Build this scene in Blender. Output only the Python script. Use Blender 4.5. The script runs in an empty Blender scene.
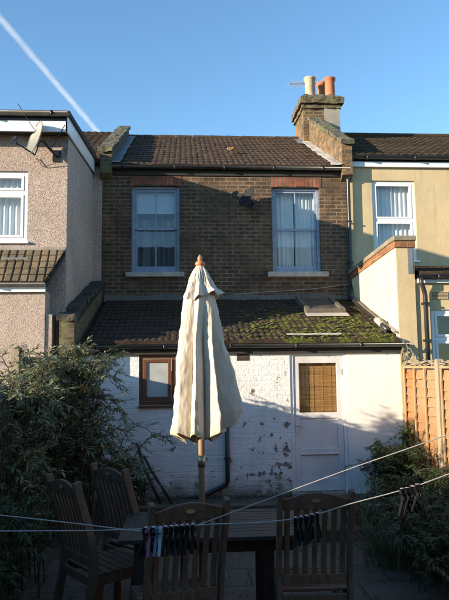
import bpy, bmesh, math, random
from mathutils import Vector, Matrix, noise
random.seed(7)
S = bpy.context.scene
C = S.collection
L = 2.583                      # depth of the rear main wall behind the white wall
SUN = Vector((1.0, 0.40, -0.245)).normalized()

# ------------------------------------------------------------------ materials
MATS = {}
def newmat(name):
    m = bpy.data.materials.new(name); m.use_nodes = True
    n = m.node_tree.nodes; l = m.node_tree.links
    return m, n, l, n['Principled BSDF']
def rgb(c): return (c[0], c[1], c[2], 1)
def mixc(n, l, fac, a, b, mode='MIX'):
    x = n.new('ShaderNodeMix'); x.data_type = 'RGBA'; x.blend_type = mode
    for s, v in ((x.inputs[0], fac), (x.inputs[6], a), (x.inputs[7], b)):
        if hasattr(v, 'is_output'): l.new(v, s)
        elif isinstance(v, (int, float)): s.default_value = v
        else: s.default_value = rgb(v)
    return x.outputs[2]
def ramp(n, l, src, p0, p1, v0=0, v1=1):
    r = n.new('ShaderNodeMapRange'); l.new(src, r.inputs[0])
    r.inputs[1].default_value = p0; r.inputs[2].default_value = p1
    r.inputs[3].default_value = v0; r.inputs[4].default_value = v1
    return r.outputs[0]
def math_(n, l, op, a, b=None):
    x = n.new('ShaderNodeMath'); x.operation = op
    for i, v in enumerate((a, b)):
        if v is None: continue
        if hasattr(v, 'is_output'): l.new(v, x.inputs[i])
        else: x.inputs[i].default_value = v
    return x.outputs[0]
def nz(n, l, vec, scale, detail=4, rough=.55):
    x = n.new('ShaderNodeTexNoise'); x.inputs['Scale'].default_value = scale
    x.inputs['Detail'].default_value = detail; x.inputs['Roughness'].default_value = rough
    l.new(vec, x.inputs['Vector']); return x.outputs['Fac']
def coord(n, l, sc=None):
    t = n.new('ShaderNodeTexCoord').outputs['Object']
    if sc:
        m = n.new('ShaderNodeMapping'); m.inputs['Scale'].default_value = sc
        l.new(t, m.inputs[0]); return m.outputs[0]
    return t
def wallvec(n, l, swap=False):
    t = coord(n, l); s = n.new('ShaderNodeSeparateXYZ'); l.new(t, s.inputs[0])
    h = math_(n, l, 'ADD', s.outputs[0], s.outputs[1])
    c = n.new('ShaderNodeCombineXYZ')
    l.new(h, c.inputs[1 if swap else 0]); l.new(s.outputs[2], c.inputs[0 if swap else 1])
    return c.outputs[0], t, s
def bump(n, l, b, h, strength, dist):
    x = n.new('ShaderNodeBump'); x.inputs['Strength'].default_value = strength
    x.inputs['Distance'].default_value = dist
    l.new(h, x.inputs['Height']); l.new(x.outputs[0], b.inputs['Normal'])
def simple(name, c1, c2=None, scale=6, rough=.7, bs=0, bd=.004, bscale=60, stretch=None, c3=None, metal=0, spec=None, fine=None):
    m, n, l, b = newmat(name)
    t = coord(n, l, stretch)
    c2 = c2 or tuple(x * .75 for x in c1)
    col = mixc(n, l, ramp(n, l, nz(n, l, t, scale), .35, .65), c1, c2)
    if c3: col = mixc(n, l, ramp(n, l, nz(n, l, coord(n, l), scale * .23, 5), .5, .68), col, c3)
    if fine: col = mixc(n, l, ramp(n, l, nz(n, l, t, fine, 2), .4, .6, 0, .5), col, tuple(x * .5 for x in c1))
    l.new(col, b.inputs['Base Color']); b.inputs['Roughness'].default_value = rough
    b.inputs['Metallic'].default_value = metal
    if spec is not None: b.inputs['Specular IOR Level'].default_value = spec
    if bs: bump(n, l, b, nz(n, l, t, bscale, 5), bs, bd)
    MATS[name] = m; return m
def brickmat(name, a, c, mortar, dirt, w=.225, h=.075, ms=.010, swap=False, rough=.9, moss=None, offs=.5):
    m, n, l, b = newmat(name)
    v, t, sep = wallvec(n, l, swap)
    br = n.new('ShaderNodeTexBrick'); l.new(v, br.inputs['Vector'])
    wob = nz(n, l, t, 3.0, 3)
    br.inputs['Scale'].default_value = 1; br.inputs['Brick Width'].default_value = w
    br.inputs['Row Height'].default_value = h; br.inputs['Mortar Size'].default_value = ms
    br.inputs['Mortar Smooth'].default_value = .3; br.inputs['Bias'].default_value = 0
    br.offset = offs
    br.inputs['Color1'].default_value = rgb(a); br.inputs['Color2'].default_value = rgb(c)
    br.inputs['Mortar'].default_value = rgb(mortar)
    # a second, shifted brick grid gives odd bricks their own tone
    n2 = nz(n, l, t, 9, 2)
    col = mixc(n, l, ramp(n, l, n2, .4, .62, 0, .75), br.outputs['Color'], dirt)
    col = mixc(n, l, br.outputs['Fac'], col, mixc(n, l, ramp(n, l, nz(n, l, t, 2.5, 4), .4, .65), mortar, tuple(x * .5 for x in mortar)))
    col = mixc(n, l, ramp(n, l, wob, .45, .75, 0, .55), col, tuple(x * .5 for x in dirt))
    if moss: col = mixc(n, l, ramp(n, l, nz(n, l, t, 7, 6, .7), .5, .6), col, moss)
    l.new(col, b.inputs['Base Color']); b.inputs['Roughness'].default_value = rough
    hh = math_(n, l, 'ADD', math_(n, l, 'MULTIPLY', br.outputs['Fac'], -1.0), math_(n, l, 'MULTIPLY', nz(n, l, t, 70, 4), .5))
    bump(n, l, b, hh, .8, .008)
    MATS[name] = m; return m

brickmat('stock_brick', (.17, .095, .048), (.085, .048, .032), (.23, .175, .115), (.045, .032, .022), ms=.012)
brickmat('chimney_brick', (.31, .18, .075), (.11, .06, .030), (.20, .155, .09), (.06, .043, .026), ms=.013)
brickmat('mossy_brick', (.20, .14, .07), (.11, .07, .04), (.17, .15, .11), (.05, .04, .03), moss=(.13, .14, .05))
brickmat('orange_brick', (.42, .15, .055), (.30, .10, .04), (.30, .22, .14), (.15, .08, .04))
brickmat('arch_brick', (.40, .13, .06), (.26, .08, .045), (.16, .11, .09), (.14, .06, .04), w=.21, h=.075, swap=True, offs=0)
brickmat('air_brick', (.13, .055, .035), (.09, .04, .03), (.05, .04, .035), (.03, .025, .02))

def pebble():
    m, n, l, b = newmat('pebbledash'); t = coord(n, l)
    v = n.new('ShaderNodeTexVoronoi'); v.inputs['Scale'].default_value = 112; l.new(t, v.inputs['Vector'])
    cs = n.new('ShaderNodeSeparateColor'); l.new(v.outputs['Color'], cs.inputs[0])
    col = mixc(n, l, cs.outputs[0], (.47, .35, .30), (.60, .465, .40))
    col = mixc(n, l, ramp(n, l, cs.outputs[1], .74, .84), col, (.20, .14, .115))
    col = mixc(n, l, ramp(n, l, cs.outputs[2], .78, .84), col, (.66, .60, .52))
    col = mixc(n, l, ramp(n, l, v.outputs['Distance'], .45, .9), col, (.30, .235, .20))
    col = mixc(n, l, ramp(n, l, nz(n, l, t, 1.3, 4), .4, .7, 0, .4), col, (.24, .185, .15))
    l.new(col, b.inputs['Base Color']); b.inputs['Roughness'].default_value = .95
    bump(n, l, b, math_(n, l, 'MULTIPLY', v.outputs['Distance'], -1.0), .7, .008)
    MATS['pebbledash'] = m
pebble()

def whitebrick():
    m, n, l, b = newmat('white_painted_brick')
    v, t, sep = wallvec(n, l)
    br = n.new('ShaderNodeTexBrick'); 
    wv = n.new('ShaderNodeVectorMath'); wv.operation = 'ADD'
    nn = n.new('ShaderNodeTexNoise'); nn.inputs['Scale'].default_value = 7; l.new(t, nn.inputs['Vector'])
    sc = n.new('ShaderNodeVectorMath'); sc.operation = 'SCALE'; sc.inputs['Scale'].default_value = .035
    l.new(nn.outputs['Color'], sc.inputs[0]); l.new(v, wv.inputs[0]); l.new(sc.outputs[0], wv.inputs[1])
    l.new(wv.outputs[0], br.inputs['Vector'])
    br.inputs['Scale'].default_value = 1; br.inputs['Brick Width'].default_value = .225
    br.inputs['Row Height'].default_value = .075; br.inputs['Mortar Size'].default_value = .009
    br.inputs['Mortar Smooth'].default_value = .8
    col = mixc(n, l, ramp(n, l, nz(n, l, t, 2.2, 5), .42, .7), (.80, .79, .77), (.66, .645, .62))
    col = mixc(n, l, math_(n, l, 'MULTIPLY', br.outputs['Fac'], .05), col, (.48, .46, .44))
    # flaked paint showing brick and grey render; more of it low on the wall and beside the door
    flake = nz(n, l, t, 8.5, 5, .6)
    low = ramp(n, l, sep.outputs[2], .1, 2.0, .055, -.04)
    side = ramp(n, l, sep.outputs[0], -.4, .6, -.04, .04)
    f = math_(n, l, 'ADD', math_(n, l, 'ADD', flake, low), side)
    fm = ramp(n, l, f, .628, .640)
    under = mixc(n, l, ramp(n, l, nz(n, l, t, 22, 2), .45, .55), (.16, .10, .075), (.30, .28, .26))
    col = mixc(n, l, fm, col, under)
    # green-grey damp just above the ground
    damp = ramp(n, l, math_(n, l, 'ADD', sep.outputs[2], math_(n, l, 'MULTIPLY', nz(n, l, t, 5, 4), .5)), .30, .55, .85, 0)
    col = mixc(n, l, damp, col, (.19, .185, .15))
    l.new(col, b.inputs['Base Color']); b.inputs['Roughness'].default_value = .75
    h = math_(n, l, 'ADD', math_(n, l, 'MULTIPLY', br.outputs['Fac'], -.24), math_(n, l, 'MULTIPLY', nz(n, l, t, 17, 7, .68), 1.6))
    h = math_(n, l, 'SUBTRACT', h, math_(n, l, 'MULTIPLY', fm, .5))
    bump(n, l, b, h, .9, .011)
    MATS['white_painted_brick'] = m
whitebrick()

def render_mat(name, a, c, dirt, rough=.85):
    m, n, l, b = newmat(name); t = coord(n, l)
    col = mixc(n, l, ramp(n, l, nz(n, l, t, 1.6, 5), .35, .7), a, c)
    st = nz(n, l, coord(n, l, (9, 9, .8)), 1.3, 5, .65)
    col = mixc(n, l, ramp(n, l, st, .53, .72, 0, .42), col, dirt)
    bl = nz(n, l, t, 3.2, 6, .7); col = mixc(n, l, ramp(n, l, bl, .58, .64, 0, .35), col, tuple(x*.8 for x in a))
    l.new(col, b.inputs['Base Color']); b.inputs['Roughness'].default_value = rough
    bump(n, l, b, math_(n, l, 'ADD', nz(n, l, t, 5, 4), math_(n, l, 'MULTIPLY', nz(n, l, t, 55, 4), .35)), .5, .012)
    MATS[name] = m
render_mat('white_render', (.82, .81, .78), (.77, .755, .73), (.64, .61, .57))
render_mat('cream_render', (.76, .63, .41), (.68, .555, .35), (.50, .42, .28))
render_mat('tan_render', (.59, .46, .275), (.50, .39, .23), (.33, .27, .17))
render_mat('cement', (.34, .31, .27), (.22, .20, .17), (.12, .11, .09))
render_mat('dark_cement', (.15, .135, .11), (.10, .09, .075), (.05, .045, .04))
render_mat('lead', (.20, .22, .25), (.12, .135, .155), (.11, .12, .13), .5)
render_mat('white_mortar', (.50, .48, .44), (.33, .31, .28), (.17, .16, .14))

def tilemat(name, a, c, moss, lo, hi, mossx=None, extra=None):
    m, n, l, b = newmat(name); t = coord(n, l)
    s = n.new('ShaderNodeSeparateXYZ'); l.new(t, s.inputs[0])
    v = n.new('ShaderNodeTexVoronoi'); v.inputs['Scale'].default_value = 1
    l.new(coord(n, l, (6, 3.4, 3.4)), v.inputs['Vector'])
    cs = n.new('ShaderNodeSeparateColor'); l.new(v.outputs['Color'], cs.inputs[0])
    col = mixc(n, l, cs.outputs[0], a, c)
    col = mixc(n, l, ramp(n, l, nz(n, l, t, 30, 5, .7), .45, .7, 0, .6), col, tuple(x * .45 for x in a))
    f = nz(n, l, t, 5.5, 7, .72)
    if mossx:
        f = math_(n, l, 'ADD', f, ramp(n, l, s.outputs[0], mossx[0], mossx[1], -.15, .04))
        f = math_(n, l, 'SUBTRACT', f, ramp(n, l, s.outputs[1], 1.1, 2.3, 0, .10))
    mc = mixc(n, l, ramp(n, l, nz(n, l, t, 25, 4), .4, .6), moss, tuple(x * .45 for x in moss))
    col = mixc(n, l, ramp(n, l, f, lo, hi), col, mc)
    l.new(col, b.inputs['Base Color']); b.inputs['Roughness'].default_value = .92
    b.inputs['Specular IOR Level'].default_value = .25
    bump(n, l, b, nz(n, l, t, 45, 6, .7), .7, .008)
    MATS[name] = m
tilemat('roof_tile', (.090, .056, .036), (.050, .034, .025), (.17, .14, .07), .60, .72)
tilemat('dark_roof_tile', (.075, .052, .034), (.045, .034, .025), (.11, .10, .045), .55, .70)
tilemat('mossy_roof_tile', (.07, .045, .034), (.042, .03, .024), (.15, .175, .028), .53, .61, (-1.1, .8))
tilemat('porch_tile', (.22, .165, .105), (.12, .095, .065), (.17, .17, .05), .60, .72)

simple('blue_paint', (.33, .40, .52), (.25, .31, .43), 8, .45, .25, .002, 90, fine=30)
simple('white_paint', (.78, .78, .79), (.70, .70, .71), 5, .4, .15, .002, 80)
simple('door_paint', (.74, .73, .73), (.64, .63, .63), 3, .42, .2, .002, 60, c3=(.50, .48, .45))
simple('pvc', (.82, .82, .83), (.79, .79, .80), 3, .25)
simple('sill_stone', (.50, .47, .42), (.34, .32, .28), 7, .85, .4, .004, 50)
simple('black_plastic', (.018, .018, .02), (.03, .03, .032), 5, .35)
simple('grey_plastic', (.13, .14, .15), (.2, .2, .2), 5, .45)
simple('brown_wood', (.15, .062, .028), (.085, .036, .018), 3, .45, .35, .002, 40, (14, 14, 1.2))
simple('teak', (.14, .098, .060), (.072, .051, .033), 2.5, .8, .6, .002, 30, (9, 9, 1.0), fine=14)
simple('teak_table', (.032, .026, .021), (.020, .016, .013), 2.5, .6, .4, .002, 30, (1.2, 12, 12))
simple('pole_wood', (.26, .165, .095), (.18, .115, .065), 2, .55, .3, .002, 40, (12, 12, 1))
simple('finial_wood', (.50, .20, .085), (.38, .14, .06), 4, .4)
simple('brass', (.45, .38, .25), (.35, .3, .2), 20, .35, metal=.8)
simple('handle_metal', (.70, .69, .66), (.6, .59, .56), 20, .4)
simple('terracotta', (.52, .17, .075), (.40, .12, .055), 6, .8, .3, .004, 50, c3=(.28, .12, .07))
simple('pale_clay', (.56, .42, .28), (.42, .31, .20), 6, .8, .3, .004, 50, c3=(.28, .23, .17))
simple('dish_grey', (.24, .24, .225), (.20, .20, .19), 6, .4)
simple('dish_dark', (.022, .024, .03), (.018, .02, .024), 6, .8, spec=.2)
simple('aluminium', (.62, .62, .63), (.5, .5, .5), 9, .35, metal=.7)
simple('coping', (.14, .125, .085), (.075, .068, .05), 5, .95, 1, .02, 18, c3=(.11, .12, .04), fine=25)
simple('dark_coping', (.06, .052, .038), (.035, .03, .024), 6, .95, .8, .012, 22)
simple('stone_coping', (.28, .24, .18), (.18, .155, .115), 6, .9, .7, .01, 25, c3=(.13, .13, .07))
simple('stem', (.065, .06, .035), (.04, .035, .02), 12, .9, .4, .003, 60)
simple('cable', (.03, .03, .03), rough=.6)
simple('dry_stem', (.30, .25, .18), (.20, .165, .12), 8, .9)
simple('pale_cable', (.45, .43, .40), (.35, .33, .3), 8, .7)
simple('rope', (.40, .39, .37), (.30, .29, .27), 60, .6)
simple('peg_black', (.006, .006, .006), (.010, .010, .010), 20, .75, spec=.1)
simple('peg_lit_top', (.55, .42, .36), (.45, .34, .3), 30, .5)  # pale colour standing for sunlight on the tops of black pegs
simple('peg_pink', (.20, .045, .12), (.16, .035, .10), 20, .45)
simple('peg_blue', (.05, .12, .18), (.04, .10, .15), 20, .45)
simple('peg_pale', (.28, .36, .40), (.24, .30, .34), 20, .45)
simple('steel', (.16, .16, .17), rough=.5, metal=1)
simple('curtain', (.88, .85, .80), (.78, .76, .72), 4, .9)
simple('blind_cloth', (.62, .66, .66), (.56, .60, .60), 4, .9)
simple('skylight_pane', (.10, .095, .08), (.06, .058, .05), 6, .3, .3, .003, 12)
simple('frosted_pane', (.42, .44, .44), (.33, .35, .36), 6, .25, .4, .003, 12)
simple('unlit_room', (.035, .04, .05), rough=.9)  # near-black colour standing in for the shade of unlit interiors
simple('dark_board', (.022, .020, .018), (.035, .03, .027), 6, .8)
simple('soil', (.035, .028, .020), (.02, .016, .012), 5, .95, .9, .03, 14)
simple('fence_board', (.37, .18, .062), (.20, .095, .036), 2.2, .85, .7, .004, 30, (1, 1.6, 16), c3=(.33, .23, .13), fine=9)
simple('fence_batten', (.42, .25, .13), (.32, .19, .10), 3, .85, .4, .003, 30, (12, 12, 1.2))
simple('fence_post', (.36, .295, .215), (.26, .21, .15), 3, .85, .5, .003, 30, (12, 12, 1.0))
simple('skylight_frame', (.13, .115, .09), (.08, .072, .058), 6, .9, .5, .004, 30)
simple('grey_board', (.24, .215, .185), (.16, .145, .125), 3, .9, .5, .003, 30, (10, 10, 1.0))
simple('lichen', (.42, .25, .08), (.28, .17, .06), 30, .95, .8, .01, 60)
simple('moss_clump', (.13, .155, .03), (.07, .085, .018), 18, 1, .9, .01, 60)
simple('sleeper', (.085, .075, .055), (.05, .045, .035), 4, .9, .7, .006, 30, (1, 10, 10), c3=(.055, .065, .03))

def cloth():
    m, n, l, b = newmat('canvas'); t = coord(n, l)
    col = mixc(n, l, ramp(n, l, nz(n, l, t, 2.2, 5), .38, .68), (.68, .61, .51), (.57, .51, .42))
    st = nz(n, l, coord(n, l, (6, 6, 1.0)), 2, 5, .65)
    col = mixc(n, l, ramp(n, l, st, .55, .75, 0, .55), col, (.34, .29, .21))
    # mildew low on the hem
    s = n.new('ShaderNodeSeparateXYZ'); l.new(t, s.inputs[0])
    hem = ramp(n, l, math_(n, l, 'ADD', s.outputs[2], math_(n, l, 'MULTIPLY', nz(n, l, t, 9, 5), .35)), 1.50, 1.64, .5, 0)
    col = mixc(n, l, hem, col, (.36, .33, .20))
    l.new(col, b.inputs['Base Color']); b.inputs['Roughness'].default_value = .9
    b.inputs['Specular IOR Level'].default_value = .15
    tr = n.new('ShaderNodeBsdfTranslucent'); l.new(col, tr.inputs['Color'])
    mx = n.new('ShaderNodeMixShader'); mx.inputs[0].default_value = .10
    l.new(b.outputs[0], mx.inputs[1]); l.new(tr.outputs[0], mx.inputs[2])
    l.new(mx.outputs[0], n['Material Output'].inputs[0])
    mp = n.new('ShaderNodeMapping'); mp.inputs['Rotation'].default_value = (.5, .65, .3); mp.inputs['Scale'].default_value = (9, 9, 2.2); l.new(t, mp.inputs[0])
    c1 = math_(n, l, 'ABSOLUTE', math_(n, l, 'SUBTRACT', nz(n, l, mp.outputs[0], 1.0, 3, .5), .5))
    c2 = math_(n, l, 'ABSOLUTE', math_(n, l, 'SUBTRACT', nz(n, l, coord(n, l, (14, 14, 2.5)), 1.0, 3, .5), .5))
    hh = math_(n, l, 'ADD', c1, math_(n, l, 'MULTIPLY', c2, .5))
    bump(n, l, b, math_(n, l, 'ADD', hh, math_(n, l, 'MULTIPLY', nz(n, l, t, 420, 1), .012)), .6, .035)
    MATS['canvas'] = m
cloth()
def leafmat(name, cols, rough=.5):
    m, n, l, b = newmat(name)
    g = n.new('ShaderNodeNewGeometry'); r = n.new('ShaderNodeValToRGB'); r.color_ramp.interpolation = 'LINEAR'
    els = r.color_ramp.elements
    for i, (p, c) in enumerate(cols):
        e = els[i] if i < 2 else els.new(p)
        e.position = p; e.color = rgb(c)
    l.new(g.outputs['Random Per Island'], r.inputs[0])
    l.new(r.outputs[0], b.inputs['Base Color']); b.inputs['Roughness'].default_value = rough
    tr = n.new('ShaderNodeBsdfTranslucent'); l.new(r.outputs[0], tr.inputs['Color'])
    mx = n.new('ShaderNodeMixShader'); mx.inputs[0].default_value = .25
    l.new(b.outputs[0], mx.inputs[1]); l.new(tr.outputs[0], mx.inputs[2])
    l.new(mx.outputs[0], n['Material Output'].inputs[0])
    MATS[name] = m
leafmat('buddleia_leaf', [(0, (.17, .20, .12)), (1, (.24, .21, .10)), (.40, (.10, .13, .06)), (.65, (.30, .31, .24)), (.90, (.30, .30, .08)), (.97, (.38, .20, .07))])
leafmat('dark_leaf', [(0, (.035, .070, .020)), (1, (.075, .105, .035)), (.5, (.045, .08, .025))])
leafmat('bright_leaf', [(0, (.08, .16, .02)), (1, (.13, .22, .03))])
leafmat('grass_leaf', [(0, (.05, .075, .03)), (1, (.10, .115, .05))], .6)
leafmat('dry_leaf', [(0, (.16, .10, .05)), (1, (.09, .06, .035))], .8)

def glass():
    m, n, l, b = newmat('glass'); n.remove(b)
    g = n.new('ShaderNodeBsdfGlossy'); g.inputs['Roughness'].default_value = .02
    g.inputs['Color'].default_value = (.9, .95, 1, 1)
    t = n.new('ShaderNodeBsdfTransparent'); t.inputs['Color'].default_value = (.90, .93, .95, 1)
    f = n.new('ShaderNodeLayerWeight'); f.inputs[0].default_value = .5
    fr = math_(n, l, 'ADD', math_(n, l, 'MULTIPLY', math_(n, l, 'POWER', f.outputs['Facing'], 5.0), .85), .045)
    mx = n.new('ShaderNodeMixShader')
    l.new(fr, mx.inputs[0])
    l.new(t.outputs[0], mx.inputs[1]); l.new(g.outputs[0], mx.inputs[2])
    l.new(mx.outputs[0], n['Material Output'].inputs[0])
    tc = coord(n, l); bp = n.new('ShaderNodeBump'); bp.inputs['Strength'].default_value = .04; bp.inputs['Distance'].default_value = .01
    l.new(nz(n, l, tc, 2.5, 2), bp.inputs['Height']); l.new(bp.outputs[0], g.inputs['Normal'])
    MATS['glass'] = m
glass()
def paving():
    m, n, l, b = newmat('paving'); t = coord(n, l)
    br = n.new('ShaderNodeTexBrick'); l.new(t, br.inputs['Vector'])
    br.inputs['Scale'].default_value = 1; br.inputs['Brick Width'].default_value = .6; br.inputs['Row Height'].default_value = .45
    br.inputs['Mortar Size'].default_value = .012
    br.inputs['Color1'].default_value = (.085, .08, .068, 1); br.inputs['Color2'].default_value = (.06, .056, .048, 1)
    br.inputs['Mortar'].default_value = (.022, .024, .014, 1)
    col = mixc(n, l, ramp(n, l, nz(n, l, t, 3, 6, .65), .45, .65, 0, .8), br.outputs['Color'], (.035, .042, .02))
    col = mixc(n, l, ramp(n, l, nz(n, l, t, 40, 3), .6, .7, 0, .6), col, (.14, .10, .06))
    l.new(col, b.inputs['Base Color']); b.inputs['Roughness'].default_value = .85
    bump(n, l, b, math_(n, l, 'SUBTRACT', nz(n, l, t, 25, 5), math_(n, l, 'MULTIPLY', br.outputs['Fac'], .8)), .7, .008)
    MATS['paving'] = m
paving()
def bamboo():
    m, n, l, b = newmat('bamboo'); t = coord(n, l)
    s = n.new('ShaderNodeSeparateXYZ'); l.new(t, s.inputs[0])
    v = nz(n, l, coord(n, l, (2, 2, 55)), 1.0, 2)
    col = mixc(n, l, ramp(n, l, v, .35, .65), (.66, .33, .095), (.36, .16, .045))
    l.new(col, b.inputs['Base Color']); b.inputs['Roughness'].default_value = .6
    bump(n, l, b, v, .8, .01)
    MATS['bamboo'] = m
bamboo()
def contrail_mat():
    m, n, l, b = newmat('contrail_vapour'); t = coord(n, l, (.001, .001, .001)); n.remove(b)
    d = n.new('ShaderNodeBsdfDiffuse'); d.inputs['Color'].default_value = (.9, .9, .92, 1)
    tr = n.new('ShaderNodeBsdfTransparent'); lw = n.new('ShaderNodeLayerWeight'); lw.inputs[0].default_value = .5
    thick = math_(n, l, 'POWER', math_(n, l, 'SUBTRACT', 1.0, lw.outputs['Facing']), 1.6)
    f = math_(n, l, 'MULTIPLY', thick, ramp(n, l, nz(n, l, t, 2.2, 5, .65), .2, .8, .06, .26))
    mx = n.new('ShaderNodeMixShader'); l.new(f, mx.inputs[0])
    l.new(tr.outputs[0], mx.inputs[1]); l.new(d.outputs[0], mx.inputs[2])
    l.new(mx.outputs[0], n['Material Output'].inputs[0])
    MATS['contrail_vapour'] = m
contrail_mat()

# ------------------------------------------------------------------ mesh helpers
class MB:
    def __init__(s): s.v = []; s.f = []
    def box(s, x0, x1, y0, y1, z0, z1, M=None):
        i = len(s.v)
        p = [(x0,y0,z0),(x1,y0,z0),(x1,y1,z0),(x0,y1,z0),(x0,y0,z1),(x1,y0,z1),(x1,y1,z1),(x0,y1,z1)]
        if M: p = [tuple(M @ Vector(q)) for q in p]
        s.v += p
        s.f += [tuple(i + k for k in q) for q in ((3,2,1,0),(4,5,6,7),(0,1,5,4),(1,2,6,5),(2,3,7,6),(3,0,4,7))]
        return s
    def hexa(s, p):   # eight points in box order
        i = len(s.v); s.v += [tuple(q) for q in p]
        s.f += [tuple(i + k for k in q) for q in ((3,2,1,0),(4,5,6,7),(0,1,5,4),(1,2,6,5),(2,3,7,6),(3,0,4,7))]
        return s
    def bar(s, a, b, w, d, side=Vector((1,0,0))):
        a = Vector(a); b = Vector(b); t = (b - a).normalized()
        u = (side - t * side.dot(t)).normalized(); v = t.cross(u)
        p = []
        for c in (a, b):
            for su, sv in ((-1,-1),(1,-1),(1,1),(-1,1)): p.append(c + u*su*w/2 + v*sv*d/2)
        return s.hexa(p)
    def tube(s, pts, r, n=8, cap=True):
        pts = [Vector(p) for p in pts]; m = len(pts)
        rr = r if isinstance(r, (list, tuple)) else [r] * m
        i0 = len(s.v); u = None
        for k in range(m):
            t = (pts[min(k+1, m-1)] - pts[max(k-1, 0)])
            t = t.normalized() if t.length > 1e-9 else Vector((0,0,1))
            if u is None:
                u = Vector((0,0,1)).cross(t) if abs(t.z) < .9 else Vector((1,0,0)).cross(t)
            u = (u - t * u.dot(t)).normalized(); w = t.cross(u)
            for j in range(n):
                a = 2*math.pi*j/n
                s.v.append(tuple(pts[k] + (u*math.cos(a) + w*math.sin(a)) * rr[k]))
        for k in range(m-1):
            for j in range(n):
                a = i0 + k*n + j; b = i0 + k*n + (j+1) % n
                s.f.append((a, b, b+n, a+n))
        if cap:
            s.f.append(tuple(i0 + j for j in reversed(range(n))))
            s.f.append(tuple(i0 + (m-1)*n + j for j in range(n)))
        return s
    def sweep(s, pts, w, d, side):      # rectangular section along a polyline, bevel-less but mitred
        pts = [Vector(p) for p in pts]; i0 = len(s.v); m = len(pts); side = Vector(side).normalized()
        for k in range(m):
            t = (pts[min(k+1, m-1)] - pts[max(k-1, 0)]).normalized()
            u = (side - t*side.dot(t)).normalized(); v = t.cross(u)
            for su, sv in ((-1,-1),(1,-1),(1,1),(-1,1)): s.v.append(tuple(pts[k] + u*su*w/2 + v*sv*d/2))
        for k in range(m-1):
            for j in range(4):
                a = i0+k*4+j; b = i0+k*4+(j+1)%4; s.f.append((a, b, b+4, a+4))
        s.f.append((i0+3, i0+2, i0+1, i0)); e = i0+(m-1)*4; s.f.append((e, e+1, e+2, e+3))
        return s
    def lathe(s, prof, c, n=20):
        i0 = len(s.v); c = Vector(c)
        for r, z in prof:
            for j in range(n):
                a = 2*math.pi*j/n; s.v.append((c.x + r*math.cos(a), c.y + r*math.sin(a), c.z + z))
        for k in range(len(prof)-1):
            for j in range(n):
                a = i0+k*n+j; b = i0+k*n+(j+1)%n; s.f.append((a, b, b+n, a+n))
        s.f.append(tuple(i0 + j for j in reversed(range(n)))); e = i0+(len(prof)-1)*n
        s.f.append(tuple(e + j for j in range(n)))
        return s
    def prism_y(s, poly, y0, y1):       # polygon in xz, extruded along y (counter-clockwise seen from -y)
        i = len(s.v); n = len(poly)
        s.v += [(x, y0, z) for x, z in poly] + [(x, y1, z) for x, z in poly]
        s.f.append(tuple(i + k for k in range(n))); s.f.append(tuple(i + n + k for k in reversed(range(n))))
        for k in range(n):
            j = (k+1) % n; s.f.append((i+k, i+n+k, i+n+j, i+j))
        return s
    def prism_x(s, poly, x0, x1):       # polygon in yz
        i = len(s.v); n = len(poly)
        s.v += [(x0, y, z) for y, z in poly] + [(x1, y, z) for y, z in poly]
        s.f.append(tuple(i + k for k in reversed(range(n)))); s.f.append(tuple(i + n + k for k in range(n)))
        for k in range(n):
            j = (k+1) % n; s.f.append((i+k, i+j, i+n+j, i+n+k))
        return s
    def build(s, name, mat, parent=None, smooth=False, bevel=0, solid=0, rough=None):
        me = bpy.data.meshes.new(name)
        off = Vector((0,0,0))
        if parent is not None: off = Vector(parent.get('_o', (0,0,0)))
        me.from_pydata([(v[0]-off[0], v[1]-off[1], v[2]-off[2]) for v in s.v], [], s.f)
        me.validate(); me.update()
        if rough:
            amp, scl, cut = rough; bm = bmesh.new(); bm.from_mesh(me)
            for _ in range(4):
                long_ = [e for e in bm.edges if e.calc_length() > cut]
                if not long_: break
                bmesh.ops.subdivide_edges(bm, edges=long_, cuts=1, use_grid_fill=True)
            for v in bm.verts:
                c = (v.co + off)*scl
                v.co += Vector((noise.noise(c), noise.noise(c+Vector((7,3,1))), noise.noise(c+Vector((1,9,4)))))*amp
            bm.to_mesh(me); bm.free()
        me.materials.append(MATS[mat])
        if smooth:
            for p in me.polygons: p.use_smooth = True
        o = bpy.data.objects.new(name, me); C.objects.link(o)
        if parent is not None: o.parent = parent; o['_o'] = tuple(off)
        if solid:
            d = o.modifiers.new('s', 'SOLIDIFY'); d.thickness = solid; d.offset = 0
        if bevel:
            d = o.modifiers.new('b', 'BEVEL'); d.width = bevel; d.segments = 2; d.limit_method = 'ANGLE'; d.harden_normals = False
        return o
def box(*a): return MB().box(*a)
def thing(name, label, cat, loc=(0,0,0), group=None):
    o = bpy.data.objects.new(name, None); C.objects.link(o); o.location = loc; o['_o'] = tuple(loc)
    o.empty_display_size = .2
    return tag(o, label, cat, group)
def tag(o, label=None, cat=None, group=None, kind=None):
    if label: o['label'] = label
    if cat: o['category'] = cat
    if group: o['group'] = group
    if kind: o['kind'] = kind
    return o
def copy_tree(o, parent=None):
    c = o.copy(); C.objects.link(c)
    if parent is not None: c.parent = parent
    for ch in list(o.children): copy_tree(ch, c)
    return c

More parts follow.
